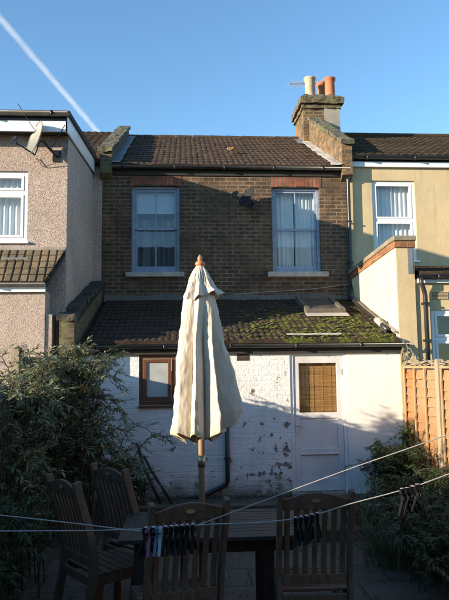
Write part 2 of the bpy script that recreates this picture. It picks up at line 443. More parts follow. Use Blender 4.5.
def wall(holes, x0, x1, z0, z1, yf, yb):
    """a wall facing -y with rectangular openings (x0,x1,z0,z1), with reveals"""
    mb = MB()
    xs = sorted({x0, x1, *[h[0] for h in holes], *[h[1] for h in holes]}); zs = sorted({z0, z1, *[h[2] for h in holes], *[h[3] for h in holes]})
    idx = {}
    def vv(x, y, z):
        k = (round(x,5), round(y,5), round(z,5))
        if k not in idx: idx[k] = len(mb.v); mb.v.append(k)
        return idx[k]
    solid = {}
    for i in range(len(xs)-1):
        for j in range(len(zs)-1):
            cx = (xs[i]+xs[i+1])/2; cz = (zs[j]+zs[j+1])/2
            solid[i,j] = not any(h[0] < cx < h[1] and h[2] < cz < h[3] for h in holes)
    for (i,j), s in solid.items():
        if not s: continue
        a, b, c, d = xs[i], xs[i+1], zs[j], zs[j+1]
        mb.f.append((vv(a,yf,c), vv(b,yf,c), vv(b,yf,d), vv(a,yf,d)))
        mb.f.append((vv(b,yb,c), vv(a,yb,c), vv(a,yb,d), vv(b,yb,d)))
        if not solid.get((i-1,j)): mb.f.append((vv(a,yb,c), vv(a,yf,c), vv(a,yf,d), vv(a,yb,d)))
        if not solid.get((i+1,j)): mb.f.append((vv(b,yf,c), vv(b,yb,c), vv(b,yb,d), vv(b,yf,d)))
        if not solid.get((i,j-1)): mb.f.append((vv(a,yb,c), vv(b,yb,c), vv(b,yf,c), vv(a,yf,c)))
        if not solid.get((i,j+1)): mb.f.append((vv(a,yf,d), vv(b,yf,d), vv(b,yb,d), vv(a,yb,d)))
    return mb

def tiles(x0, x1, y0, z0, y1, z1, rollw=.165, gauge=.31, rollh=.022, step=.026, flat=False, skewL=0, skewR=0, seed=1):
    """interlocking tiles on a slope from eave (y0,z0) up to (y1,z1); skewR shortens the eave end on the right"""
    rnd = random.Random(seed)
    mb = MB(); Ls = math.hypot(y1-y0, z1-z0); ty = (y1-y0)/Ls; tz = (z1-z0)/Ls; ny = -tz; nz_ = ty
    nc = max(1, round(Ls/gauge)); per = 6; nx = int((x1-x0)/rollw*per)
    jit = {}
    for c in range(nc):
        for end in (0, 1):
            s = Ls*(c+end)/nc; row = []
            for i in range(nx+1):
                x = x0 + (x1-x0)*i/nx; ph = i/per; t = int(ph) ; fr = ph - t
                if (t//2, c) not in jit: jit[t//2, c] = (rnd.uniform(-.004, .006), rnd.uniform(-.006, .006))
                j = jit[t//2, c]
                h = rollh*max(0, math.sin(math.pi*fr))**(.8 if not flat else .35)
                if flat: h = rollh*(1 if fr < .78 else 0)
                off = h + (step if end == 0 else 0) + j[0] + .01*noise.noise((x*.7, s*.7, seed))
                ss = s + (j[1] if end == 0 else 0)
                f = 1 - ss/Ls
                xx = x
                if skewR and x > x1 - skewR*f: xx = x1 - skewR*f
                row.append((xx, y0 + ty*ss + ny*off, z0 + tz*ss + nz_*off))
            i0 = len(mb.v)
            if end == 0:      # butt face dropping to course below
                mb.v += [(p[0], p[1]-ny*(step+.012), p[2]-nz_*(step+.012)) for p in row]
                mb.v += row
                mb.f += [(i0+i, i0+i+1, i0+nx+1+i+1, i0+nx+1+i) for i in range(nx)]
                base = i0+nx+1
            else:
                mb.v += row
                mb.f += [(base+i, base+i+1, i0+i+1, i0+i) for i in range(nx)]
    i0 = len(mb.v); dn = .03
    mb.v += [(x0, y0-ny*dn, z0-nz_*dn), (x1-skewR, y0-ny*dn, z0-nz_*dn), (x1, y1-ny*dn, z1-nz_*dn), (x0, y1-ny*dn, z1-nz_*dn), (x0, y0+ny*.02, z0+nz_*.03), (x1-skewR, y0+ny*.02, z0+nz_*.03)]
    mb.f += [(i0, i0+1, i0+2, i0+3), (i0, i0+1, i0+5, i0+4)]
    return mb
def gutter(x0, x1, y, z, r=.055):
    mb = MB(); n = 8; i0 = 0
    for x in (x0, x1):
        for k in range(n+1):
            a = math.pi + math.pi*k/n; mb.v.append((x, y + r*math.cos(a), z + r*math.sin(a)))
        for k in range(n+1):
            a = 2*math.pi - math.pi*k/n; mb.v.append((x, y + (r-.006)*math.cos(a), z + (r-.006)*math.sin(a)))
    m = 2*(n+1)
    for k in range(m): mb.f.append((k, (k+1) % m, m+(k+1) % m, m+k))
    mb.f.append(tuple(range(m))); mb.f.append(tuple(m+k for k in reversed(range(m))))
    # brackets
    x = x0 + .3
    while x < x1:
        mb.box(x-.012, x+.012, y-r-.004, y+r+.004, z-r-.006, z+.004); x += .95
    return mb
def curtain(x0, x1, z0, z1, y, amp=.022, wl=.085, seed=0):
    mb = MB(); n = int((x1-x0)/.008); nzv = 8
    for j in range(nzv+1):
        z = z0 + (z1-z0)*j/nzv
        for i in range(n+1):
            x = x0 + (x1-x0)*i/n
            a = amp*math.sin(x/wl*6.283 + 2.2*noise.noise((x*3, seed, z*.4))) + .02*noise.noise((x*7, seed+5, z*.8))
            mb.v.append((x, y + a, z))
    for j in range(nzv):
        for i in range(n):
            a = j*(n+1)+i; mb.f.append((a, a+1, a+n+2, a+n+1))
    return mb

# ------------------------------------------------------------------ ground
g = MB(); g.v = [(-300,-300,0),(300,-300,0),(300,300,0),(-300,300,0)]; g.f = [(0,1,2,3)]
tag(g.build('ground', 'soil'), kind='structure')
g = MB(); g.v = [(.1,-14,.004),(4.3,-14,.004),(4.3,0,.004),(.1,0,.004)]; g.f = [(0,1,2,3)]
tag(g.build('patio', 'paving'), kind='structure')

# ------------------------------------------------------------------ central house
H = thing('terraced_house', 'brown brick terraced house with tiled roof, two blue sash windows and white rear kitchen wall', 'house', (2.35, 0, 0))
W1 = (.552, 1.462, 3.63, 5.30); W2 = (3.235, 4.172, 3.63, 5.29)
wall([W1, W2], .0, 4.70, 2.2, 5.66, L, L+.22).build('brick_wall', 'stock_brick', H)
# arches
for n_, (a, b, c, d, _) in enumerate(((W1[0]-.025, W1[1]+.02, W1[3]-.01, W1[3]+.195, 0), (W2[0]-.02, W2[1]+.035, W2[3]-.01, W2[3]+.215, 0))):
    mb = MB(); N = 12; pts = []
    for k in range(N+1):
        t = k/N; pts.append((a + (b-a)*t, c + .035*(1-(2*t-1)**2) - .0))
    pts += [(b+.012, d), (a-.012, d)]
    mb.prism_y(pts, L-.006, L+.10)
    mb.build('window_arch', 'arch_brick', H)

def sash_window(P, w, lower_blind=None, style=0):
    x0, x1, z0, z1 = w; yf = L+.07
    f = MB()
    f.box(x0, x0+.055, yf, yf+.12, z0, z1); f.box(x1-.055, x1, yf, yf+.12, z0, z1)
    f.box(x0+.055, x1-.055, yf, yf+.12, z1-.05, z1); f.box(x0+.055, x1-.055, yf, yf+.12, z0, z0+.05)
    F = f.build('window', 'blue_paint', P, bevel=.004)
    zm = z0 + (z1-z0)*.505; a, b = x0+.058, x1-.058
    u = MB(); y = yf+.025                                    # upper sash
    u.box(a, a+.035, y, y+.035, zm, z1-.052); u.box(b-.035, b, y, y+.035, zm, z1-.052)
    u.box(a+.035, b-.035, y, y+.035, z1-.092, z1-.052); u.box(a+.035, b-.035, y-.003, y+.035, zm-.02, zm+.025)
    u.box((a+b)/2-.011, (a+b)/2+.011, y+.004, y+.03, zm+.025, z1-.092)
    u.build('upper_sash', 'blue_paint', F, bevel=.003)
    s = MB(); y = yf+.065
    s.box(a, a+.04, y, y+.035, z0+.052, zm-.021); s.box(b-.04, b, y, y+.035, z0+.052, zm-.021)
    s.box(a+.04, b-.04, y, y+.035, z0+.052, z0+.13)
    s.box((a+b)/2-.011, (a+b)/2+.011, y+.004, y+.03, z0+.13, zm-.021)
    s.build('lower_sash', 'blue_paint', F, bevel=.003)
    gl = MB(); gl.box(a+.02, b-.02, yf+.044, yf+.048, zm+.0, z1-.06)
    gl.build('pane', 'glass', F)
    gl = MB(); gl.box(a+.02, b-.02, yf+.083, yf+.087, z0+.06, zm)
    gl.build('pane', 'glass', F)
    if style == 0:
        mb = MB(); mb.box(a, b, yf+.13, yf+.134, z0+(z1-z0)*.70, z1)
        mb.build('roller_blind', 'blind_cloth', F)
        curtain(a-.02, b+.02, z0, z0+(z1-z0)*.66, yf+.30, .03, .2, 3).build('net_curtain', 'grey_plastic', F)
        MB().tube([(b-.17, yf+.17, zm+.03), (b-.17, yf+.17, zm+.10), (b-.17, yf+.17, zm+.17)], [.045,.055,.03], 10).build('ornament', 'terracotta', F)
    else:
        curtain(x0, (x0+x1)/2-.01, z0, z1, yf+.19, .02, .085, 1).build('net_curtain', 'curtain', F)
        curtain((x0+x1)/2+.015, x1, z0, z1, yf+.185, .02, .075, 2).build('net_curtain', 'curtain', F)
    box(x0-.2, x1+.2, yf+.55, yf+.56, z0-.2, z1+.2).build('dark_backing', 'unlit_room', F)  # dark board behind the sashes, interior shade put into its colour
    return F
F1 = sash_window(H, W1, style=0); F2 = sash_window(H, W2, style=1)
box(.447, 1.545, L-.07, L+.13, 3.535, 3.628).build('window_sill', 'sill_stone', H, bevel=.008)
box(3.13, 4.295, L-.07, L+.13, 3.530, 3.628).build('window_sill', 'sill_stone', H, bevel=.008)

# main roof
RY0, RZ0, RY1, RZ1 = L-.14, 5.665, 6.15, 7.60
tiles(.0, 4.72, RY0, RZ0, RY1, RZ1, .115, .30, .015, .017, seed=3).build('roof', 'roof_tile', H)
rb = MB(); rb.hexa([(0,RY1-.1,RZ1-.09),(4.7,RY1-.1,RZ1-.09),(4.7,9.9,5.6),(0,9.9,5.6),(0,RY1-.0,RZ1-.02),(4.7,RY1-.0,RZ1-.02),(4.7,10,5.7),(0,10,5.7)])
rb.build('rear_slope', 'roof_tile', H)
rg = MB()
x = .1
while x < 4.5:
    rg.tube([(x, RY1, RZ1), (x+.41, RY1, RZ1+random.uniform(-.006,.006))], [.075, .07], 10); x += .42
rg.build('ridge', 'roof_tile', H)
box(.18, 4.58, L-.03, L-.005, 5.50, 5.655).build('fascia', 'dark_board', H)
gutter(.12, 4.76, L-.11, 5.655, .058).build('gutter', 'black_plastic', H, smooth=True)

# left parapet on the roof
def parapet(x0, x1, zt0, zt1, yb, nm):
    slope = (RZ1-RZ0)/(RY1-RY0)
    mb = MB(); mb.prism_x([(L-.16, 5.50), (L+.0, 5.40), (yb, RZ0+slope*(yb-RY0)-.25), (yb, zt1-.07), (L-.16, zt0-.07)], x0, x1)
    p = mb.build('roof_parapet', 'chimney_brick' if x0 > 2 else 'mossy_brick', H)
    N = 9; cp = MB()
    for k in range(N):
        a = k/N; b = (k+.97)/N
        ya = L-.22 + (yb-L+.22)*a; y2 = L-.22 + (yb-L+.22)*b
        za = zt0-.068 + (zt1-zt0)*a; zb = zt0-.068 + (zt1-zt0)*b
        j = random.uniform(-.008, .008)
        cp.hexa([(x0-.03+j,ya,za),(x1+.03+j,ya,za),(x1+.03+j,y2,zb),(x0-.03+j,y2,zb),(x0-.03+j,ya,za+.075),(x1+.03+j,ya,za+.075),(x1+.03+j,y2,zb+.075),(x0-.03+j,y2,zb+.075)])
    cp.build('coping', 'coping', p, rough=(.028, 8, .07))
    return p
parapet(-.03, .19, 5.96, 7.86, 6.05, 'l')
parapet(4.60, 4.80, 6.17, 7.88, 5.38, 'r')
# lead flashings beside the parapets
def slab(x0, x1, y0, y1, off, th=.012, z=lambda y: RZ0+(RZ1-RZ0)/(RY1-RY0)*(y-RY0)):
    mb = MB(); n = 14
    for k in range(n):
        a = y0+(y1-y0)*k/n; b = y0+(y1-y0)*(k+1)/n - .004
        ja = .012*math.sin(k*2.1)
        mb.hexa([(x0,a,z(a)+off),(x1+ja,a,z(a)+off),(x1+ja,b,z(b)+off),(x0,b,z(b)+off),(x0,a,z(a)+off+th),(x1+ja,a,z(a)+off+th),(x1+ja,b,z(b)+off+th),(x0,b,z(b)+off+th)])
    return mb
slab(.192, .35, L-.16, 6.0, .052).build('lead_flashing', 'lead', H)
slab(4.40, 4.598, L-.18, 5.36, .052).build('mortar_flashing', 'white_mortar', H, rough=(.02, 6, .1))
slab(4.30, 4.47, 5.05, 5.75, .05).build('lead_flashing', 'lead', H, rough=(.03, 5, .1))

# chimney
CX0, CX1, CY0, CY1 = 4.47, 5.36, 5.39, 6.45
st = MB().box(CX0, CX1, CY0, CY1, 6.6, 8.20)
ST = st.build('chimney_stack', 'chimney_brick', H)
box(4.99, 5.372, CY0-.012, CY1, 6.6, 8.195).build('cement_patch', 'cement', ST)
cc = MB().box(CX0-.04, CX1+.04, CY0-.04, CY1+.04, 8.10, 8.175).box(CX0-.09, CX1+.10, CY0-.09, CY1+.09, 8.212, 8.36)
cc.build('stack_band', 'mossy_brick', ST, rough=(.03, 8, .1))
cp = MB(); p0 = (CX0-.09, CX1+.09, CY0-.09, CY1+.09); p1 = (CX0+.08, CX1-.10, CY0+.08, CY1-.08)
cp.hexa([(p0[0],p0[2],8.362),(p0[1],p0[2],8.362),(p0[1],p0[3],8.362),(p0[0],p0[3],8.362),(p1[0],p1[2],8.50),(p1[1],p1[2],8.50),(p1[1],p1[3],8.50),(p1[0],p1[3],8.50)])
cp.build('stack_cap', 'coping', ST, rough=(.03, 8, .08))
def pot(x, y, h, r, m, z=8.44):
    pr = [(r*1.0, 0), (r*.98, .06), (r*.92, .08), (r*.90, h*.8), (r*.95, h*.84), (r*.93, h*.86), (r*1.1, h*.9), (r*1.12, h), (r*.85, h), (r*.80, h*.5)]
    return MB().lathe(pr, (x, y, z), 24).build('chimney_pot', m, H, smooth=True)
tag(pot(4.70, 5.62, .54, .135, 'pale_clay'), 'pale cream clay chimney pot')
tag(pot(5.20, 5.62, .54, .135, 'terracotta'), 'red terracotta chimney pot')
tag(pot(5.06, 5.93, .56, .115, 'terracotta'), 'small red chimney pot behind the others')
tag(pot(4.84, 5.95, .16, .10, 'pale_clay'), 'short clay chimney pot')

# TV aerial on the chimney
A = thing('tv_aerial', 'thin metal television aerial with striped boom behind the chimney pots', 'aerial', (5.0, 6.42, 8.3))
MB().tube([(5.2, 6.40, 8.1), (5.2, 6.38, 9.33)], .014, 8).build('mast', 'aluminium', A)
ba = Vector((4.25, 6.05, 9.03)); bb = Vector((5.28, 6.42, 9.24))
MB().tube([ba, bb], .012, 6).build('boom', 'aluminium', A)
el = MB()
for k in range(15):
    c = ba.lerp(bb, (k+.3)/15); el.tube([c+Vector((-.06,.13,-.05)), c-Vector((-.06,.13,-.05))], .007, 5)
el.build('element', 'aluminium', A)
MB().tube([(5.02, 6.38, 9.5), (5.2, 6.40, 9.25)], .006, 5).build('stay', 'aluminium', A)

# small ochre lump on the roof
mb = MB()
me_pts = []
bm = bmesh.new(); bmesh.ops.create_icosphere(bm, subdivisions=3, radius=1)
for v in bm.verts:
    k = 1 + .35*noise.noise(v.co*1.7) + .15*noise.noise(v.co*4)
    v.co = Vector((v.co.x*.085*k, v.co.y*.06*k, v.co.z*.035*k)) + Vector((2.55, 3.63, 6.42))
me = bpy.data.meshes.new('roof_lichen'); bm.to_mesh(me); bm.free(); me.materials.append(MATS['lichen'])
o = bpy.data.objects.new('roof_lichen', me); C.objects.link(o); tag(o, 'orange crusty lump of lichen on the main roof tiles', 'lichen')

# lean-to (kitchen)
KW = (.884, 1.413, 1.305, 2.03); DW = (3.075, 3.905, 0, 2.035)
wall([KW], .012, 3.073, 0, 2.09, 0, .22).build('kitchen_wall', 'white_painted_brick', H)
wall([], 3.907, 4.72, 0, 2.09, 0, .22).build('rendered_wall', 'white_render', H)
box(3.073, 3.907, 0.002, .22, 2.037, 2.09).build('door_lintel', 'white_paint', H)
sl = (3.10-2.22)/(L+.06)
lz = lambda y: 2.22 + sl*(y+.06)
tiles(.10, 4.70, -.08, 2.205, L, 3.10, .095, .22, .013, .018, seed=8).build('kitchen_roof', 'mossy_roof_tile', H)
box(-.06, 4.73, -.05, -.004, 2.03, 2.19).build('kitchen_fascia', 'dark_board', H)
gutter(.0, 4.82, -.115, 2.165, .058).build('kitchen_gutter', 'black_plastic', H, smooth=True)
fl = MB(); N = 40
for k in range(N):
    a = .05+4.6*k/N; b = .05+4.6*(k+1)/N
    h = .10+.05*noise.noise((a*2.1, 3, 1)); d = .08+.04*noise.noise((a*2.7, 9, 1))
    fl.hexa([(a,L-d,lz(L-d)-.02),(b,L-d,lz(L-d)-.02),(b,L-.001,3.05),(a,L-.001,3.05),(a,L-d+.02,lz(L)+.01),(b,L-d+.02,lz(L)+.01),(b,L-.001,lz(L)+h),(a,L-.001,lz(L)+h)])
fl.build('mortar_fillet', 'dark_cement', H)
# white mortar strip in the roof near the eave on the right
slab(3.05, 3.85, .0, .045, .058, .012, lz).build('mortar_strip', 'white_mortar', H, rough=(.008, 9, .06))
mb = MB(); mb.hexa([(2.98,-.10,lz(-.10)+.035),(3.05,-.10,lz(-.10)+.035),(3.05,.08,lz(.08)+.03),(2.98,.08,lz(.08)+.03),(2.98,-.10,lz(-.10)+.055),(3.05,-.10,lz(-.10)+.055),(3.05,.08,lz(.08)+.055),(2.98,.08,lz(.08)+.055)])

# skylight
SKF = MB(); sx0, sx1, sy0, sy1 = 3.60, 4.27, 1.28, 2.30
def sl_box(mb, x0, x1, y0, y1, o0, o1):
    mb.hexa([(x0,y0,lz(y0)+o0),(x1,y0,lz(y0)+o0),(x1,y1,lz(y1)+o0),(x0,y1,lz(y1)+o0),(x0,y0,lz(y0)+o1),(x1,y0,lz(y0)+o1),(x1,y1,lz(y1)+o1),(x0,y1,lz(y1)+o1)])
sl_box(SKF, sx0, sx0+.07, sy0, sy1, 0, .13); sl_box(SKF, sx1-.07, sx1, sy0, sy1, 0, .13)
sl_box(SKF, sx0+.07, sx1-.07, sy0, sy0+.07, 0, .125); sl_box(SKF, sx0+.07, sx1-.07, sy1-.07, sy1, 0, .125)
SK = SKF.build('skylight', 'skylight_frame', H, rough=(.012, 6, .2))
mb = MB(); sl_box(mb, sx0+.06, sx1-.06, sy0+.06, sy1-.06, .085, .10); mb.build('pane', 'skylight_pane', SK)
mb = MB(); sl_box(mb, sx0-.02, sx1+.02, sy0-.16, sy0-.002, .05, .066); mb.build('apron', 'white_mortar', SK)

# downpipe and waste pipe across the kitchen roof
DP = MB().tube([(4.725, L-.09, 5.63), (4.725, L-.07, 5.5), (4.725, L-.06, 3.45), (4.70, L-.10, 3.36), (4.60, L-.35, lz(L-.35)+.13), (4.585, 1.4, lz(1.4)+.11), (4.60, .55, lz(.55)+.10), (4.60, .15, lz(.15)+.08)], .036, 10)
DP = DP.build('downpipe', 'black_plastic', H, smooth=True)
cl = MB()
for z in (5.45, 4.6, 3.8): cl.box(4.675, 4.775, L-.105, L-.02, z-.012, z+.012)
cl.build('pipe_clip', 'black_plastic', DP)
MB().tube([(4.60, .66, lz(.66)+.10), (4.60, .40, lz(.40)+.095)], .048, 12).tube([(4.60, .50, lz(.5)+.08), (4.56, .42, lz(.42)+.16)], .04, 10).build('pipe_socket', 'pale_cable', DP, smooth=True)
MB().tube([(4.60, .30, lz(.3)+.08), (4.62, .25, lz(.25)+.0)], .05, 10).build('pipe_end', 'dark_board', DP)
# lead along the party wall
slab(4.655, 4.705, .0, 2.5, .07, .03, lz).build('side_flashing', 'cement', H)
# kitchen window
kf = MB(); x0, x1, z0, z1 = KW
kf.box(x0, x0+.06, .02, .10, z0, z1).box(x1-.06, x1, .02, .10, z0, z1).box(x0+.06, x1-.06, .02, .10, z1-.06, z1).box(x0+.06, x1-.06, .02, .10, z0, z0+.055)
kw = kf.build('kitchen_window', 'brown_wood', H, bevel=.004)
s = MB(); a, b, c, d = x0+.063, x1-.063, z0+.058, z1-.063
s.box(a, a+.05, .0, .05, c, d).box(b-.05, b, .0, .05, c, d).box(a+.05, b-.05, .0, .05, d-.05, d).box(a+.05, b-.05, .0, .05, c, c+.065)
s.build('sash', 'brown_wood', kw, bevel=.004)
box(a+.045, b-.045, .018, .026, c+.05, d-.045).build('pane', 'frosted_pane', kw)
box(x0-.01, x1+.01, -.05, .015, z0-.03, z0-.002).build('sill', 'brown_wood', kw, bevel=.004)
box(x0-.015, x1+.015, -.012, .05, 2.032, 2.088).build('lintel', 'brown_wood', kw, bevel=.004)
# air brick
ab = box(2.30, 2.48, -.006, .05, 1.93, 2.087).build('air_brick', 'air_brick', H)
# door
D = MB(); x0, x1 = DW[0], DW[1]
D.box(x0, x0+.05, .015, .12, 0, 2.035).box(x1-.05, x1, .015, .12, 0, 2.035).box(x0+.05, x1-.05, .015, .12, 1.99, 2.035)
DO = D.build('door', 'white_paint', H, bevel=.004)
a, b = x0+.053, x1-.053; z0, z1 = .05, 1.987
ll = MB(); yf = .03
ll.box(a, a+.082, yf, yf+.04, z0, z1).box(b-.082, b, yf, yf+.04, z0, z1)
ll.box(a+.082, b-.082, yf, yf+.04, z1-.105, z1).box(a+.082, b-.082, yf, yf+.04, 1.085, 1.165).box(a+.082, b-.082, yf, yf+.04, .57, .65).box(a+.082, b-.082, yf, yf+.04, z0, z0+.17)
ll.box(a+.082, b-.082, yf+.02, yf+.03, z0+.17, .57).box(a+.082, b-.082, yf+.02, yf+.03, .65, 1.085)
ll.box(a+.08, b-.08, yf-.012, yf, .565, .585)
ll.build('door_leaf', 'door_paint', DO, bevel=.003)
box(a+.08, b-.08, yf+.018, yf+.022, 1.165, z1-.105).build('pane', 'glass', DO)
bl = MB(); z = 1.16
while z < z1-.1:
    t = random.uniform(-.003,.003); bl.box(a+.07, b-.07+t, yf+.07+t, yf+.074+t, z, z+.0165); z += .019
for xx in (a+.16, a+.30, a+.44, a+.56): bl.box(xx, xx+.006, yf+.062, yf+.0645, 1.16, z1-.1)
bl.build('bamboo_blind', 'bamboo', DO)
box(a, b, yf+.3, yf+.31, .05, 2.0).build('dark_backing', 'unlit_room', DO)  # dark board behind the door, painted as the unlit inside
h = MB().box(a+.018, a+.055, yf-.008, yf-.001, .86, 1.03).tube([(a+.036, yf-.005, .99), (a+.036, yf-.04, .99), (a+.12, yf-.045, .985)], .008, 8)
h.box(a+.02, a+.05, yf-.006, yf-.001, 1.11, 1.14).box(a+.075, a+.10, yf-.006, yf-.001, 1.11, 1.13)
h.build('handle', 'handle_metal', DO)
hg = MB()
for z in (.35, 1.75): hg.tube([(b+.004, yf-.008, z-.045), (b+.004, yf-.008, z+.045)], .008, 8)
hg.build('hinge', 'steel', DO)
box(x0-.02, x1+.02, -.12, .012, 0.004, .05).build('doorstep', 'cement', DO, bevel=.01)

# party wall on the left (parapet of the lean-to)
pw = MB(); xa, xb = -.20, .01
pw.prism_x([(-.30, 0), (L, 0), (L, 3.30), (-.02, 2.50), (-.02, 2.56), (-.30, 2.56)], xa+.005, xb)
PW = pw.build('party_wall', 'mossy_brick', H)
cp = MB(); N = 8
for k in range(N):
    y0 = -.32 + (L+.32)*k/N; y1 = -.32 + (L+.32)*(k+.975)/N
    if k == 0: za, zb = 2.565, 2.64
    else: za = 2.60 + (3.44-2.60)*(k/N); zb = 2.60 + (3.44-2.60)*((k+.975)/N)
    j = random.uniform(-.01, .01)
    cp.hexa([(xa-.05,y0,za-.05),(xb+.03+j,y0,za-.05),(xb+.03+j,y1,zb-.05),(xa-.05,y1,zb-.05),(xa-.05,y0,za+.03),(xb+.03+j,y0,za+.03),(xb+.03+j,y1,zb+.03),(xa-.05,y1,zb+.03)])
cp.build('coping', 'dark_coping', PW, rough=(.05, 6, .1))

# tv cable on the main wall
c = MB(); pts = []
for k in range(15):
    t = k/14; pts.append((2.5 + 2.22*t, L-.012, 3.20 + .19*t**1.3 + .012*math.sin(t*7)))
c.tube(pts, .006, 6); CB = c.build('wall_cable', 'pale_cable'); tag(CB, 'thin pale cable running along the foot of the brown brick wall', 'cable')

# satellite dishes
def dish(name, label, c, nrm, R, wallp, m, lnb):
    T = thing(name, label, 'satellite dish', c)
    nrm = Vector(nrm).normalized(); c = Vector(c)
    u = Vector((0,0,1)) - nrm*nrm.z; u.normalize(); w = nrm.cross(u)
    mb = MB(); N = 28; K = 7
    for side in (0, 1):
        for k in range(K+1):
            r = k/K
            for j in range(N):
                a = 2*math.pi*j/N
                p = c + (u*math.cos(a)*1.06 + w*math.sin(a)*.92)*R*r + nrm*(.20*R*r*r*1.2 - side*.006)
                mb.v.append(tuple(p))
    M_ = (K+1)*N
    for side in (0,1):
        for k in range(K):
            for j in range(N):
                q = (side*M_+k*N+j, side*M_+k*N+(j+1)%N, side*M_+(k+1)*N+(j+1)%N, side*M_+(k+1)*N+j)
                mb.f.append(q if side else tuple(reversed(q)))
    for j in range(N): mb.f.append((K*N+j, K*N+(j+1)%N, M_+K*N+(j+1)%N, M_+K*N+j))
    mb.build('reflector', m, T, smooth=True)
    b = c - u*R*.95 + nrm*.02; e = c - u*R*.75 + nrm*lnb
    MB().tube([c - nrm*.03 - u*.03, b - nrm*.04, e], .013, 8).build('arm', 'black_plastic', T)
    MB().tube([e - nrm*.0 + u*.0, e + u*.07 - nrm*.02], .04, 12).box(e.x-.045, e.x+.03, e.y-.03, e.y+.03, e.z-.05, e.z+.05).build('receiver', 'black_plastic', T)
    wp = Vector(wallp)
    MB().tube([c - nrm*.02, c - nrm*.09, wp + Vector((0,-.12,-.02)), wp], .02, 8).box(wp.x-.06, wp.x+.06, wp.y-.012, wp.y-.001, wp.z-.09, wp.z+.09).build('bracket', 'black_plastic', T)
    return T
dish('satellite_dish', 'grey satellite dish with receiver arm on the pebbledash wall beside the white window', (-.53, -.33, 5.10), (-.80, -.56, .25), .25, (-.33, -.001, 4.97), 'dish_grey', .30)
dish('satellite_dish', 'dark grey satellite dish on the brown brick wall between the two blue windows', (2.75, L-.27, 5.0), (-.72, -.48, .50), .20, (2.86, L-.001, 4.95), 'dish_dark', .28)
cd = MB().tube([(-.30,-.02,5.25),(-.17,-.26,5.35),(-.35,-.27,5.0),(-.33,-.05,4.85),(-.52,-.02,4.80),(-.62,-.02,4.93)], .006, 5)
cd.tube([(-.82,-.36,5.62),(-.62,-.28,5.3),(-.40,-.05,5.05),(-.20,-.03,4.98),(-.14,-.03,5.35)], .005, 5)
tag(cd.build('dish_cable', 'cable'), 'loose black cables hanging by the dish on the pebbledash wall', 'cable')

# ------------------------------------------------------------------ left neighbour
N1 = thing('pebbledash_house', 'neighbouring pebbledash house with flat roofed extension and white framed window', 'house', (-3, 0, 0))
X = -.172
LWn = (-1.75, -.74, 3.69, 4.74)
wall([LWn], -5.2, X, 0, 5.35, 0, .22).build('wall', 'pebbledash', N1)
box(X-.22, X, .222, L+.3, 0, 5.48).build('side_wall', 'pebbledash', N1)
box(-5.2, -.002, L+.002, L+.22, 0, 5.70).build('rear_wall', 'pebbledash', N1)
rf = MB(); rf.prism_x([(-.22, 5.26), (L-.2, 5.50), (L-.2, 5.86), (-.22, 5.53)], -5.4, X+.01)
rf.build('flat_roof', 'dark_board', N1)
rf = MB(); rf.hexa([(-5.4,-.26,5.535),(X+.06,-.26,5.535),(X+.06,L-.1,5.865),(-5.4,L-.1,5.865),(-5.4,-.26,5.565),(X+.06,-.26,5.565),(X+.06,L-.1,5.90),(-5.4,L-.1,5.90)])
rf.build('roof_felt', 'dark_board', N1)
box(-5.4, X+.035, -.245, -.222, 5.255, 5.41).build('fascia', 'pvc', N1)
gutter(-5.4, X+.05, -.30, 5.525, .062).build('gutter', 'black_plastic', N1, smooth=True)
box(-5.4, X+.03, -.246, -.223, 5.412, 5.53).build('gutter_board', 'black_plastic', N1)
sf = MB(); sf.prism_x([(-.245, 5.255), (L-.02, 5.53), (L-.02, 5.80), (-.245, 5.53)], X+.012, X+.034)
sf.build('side_fascia', 'pvc', N1)
se = MB(); se.prism_x([(-.25, 5.50), (L-.02, 5.775), (L-.02, 5.86), (-.25, 5.57)], X+.035, X+.065)
se.build('roof_edge', 'dark_board', N1)
def upvc(P, w, y, transom, vent=True, seed=3, curt='curtain', mull=True):
    x0, x1, z0, z1 = w
    f = MB().box(x0, x0+.06, y, y+.07, z0, z1).box(x1-.06, x1, y, y+.07, z0, z1).box(x0+.06, x1-.06, y, y+.07, z1-.06, z1).box(x0+.06, x1-.06, y, y+.07, z0, z0+.06)
    f.box(x0+.06, x1-.06, y+.002, y+.07, transom-.03, transom+.03)
    F = f.build('window', 'pvc', P, bevel=.005)
    s = MB()
    for a, b in ((z0+.062, transom-.032), (transom+.032, z1-.062)):
        s.box(x0+.062, x0+.10, y-.008, y+.05, a, b).box(x1-.10, x1-.062, y-.008, y+.05, a, b).box(x0+.10, x1-.10, y-.008, y+.05, b-.038, b).box(x0+.10, x1-.10, y-.008, y+.05, a, a+.038)
    s.build('sash', 'pvc', F, bevel=.004)
    MB().box(x0+.09, x1-.09, y+.02, y+.026, z0+.09, transom-.06).box(x0+.09, x1-.09, y+.02, y+.026, transom+.06, z1-.09).build('pane', 'glass', F)
    if curt: curtain(x0, x1, z0, z1, y+.15, .018, .09, seed).build('curtain', curt, F)
    box(x0-.1, x1+.1, y+.4, y+.41, z0-.1, z1+.1).build('dark_backing', 'unlit_room', F)  # dark backing board, its colour stands for the dim interior
    box(x0-.03, x1+.03, y-.07, y-.0, z0-.035, z0-.002).build('sill', 'pvc', F, bevel=.005)
    return F
upvc(N1, LWn, .03, 4.42, seed=11)
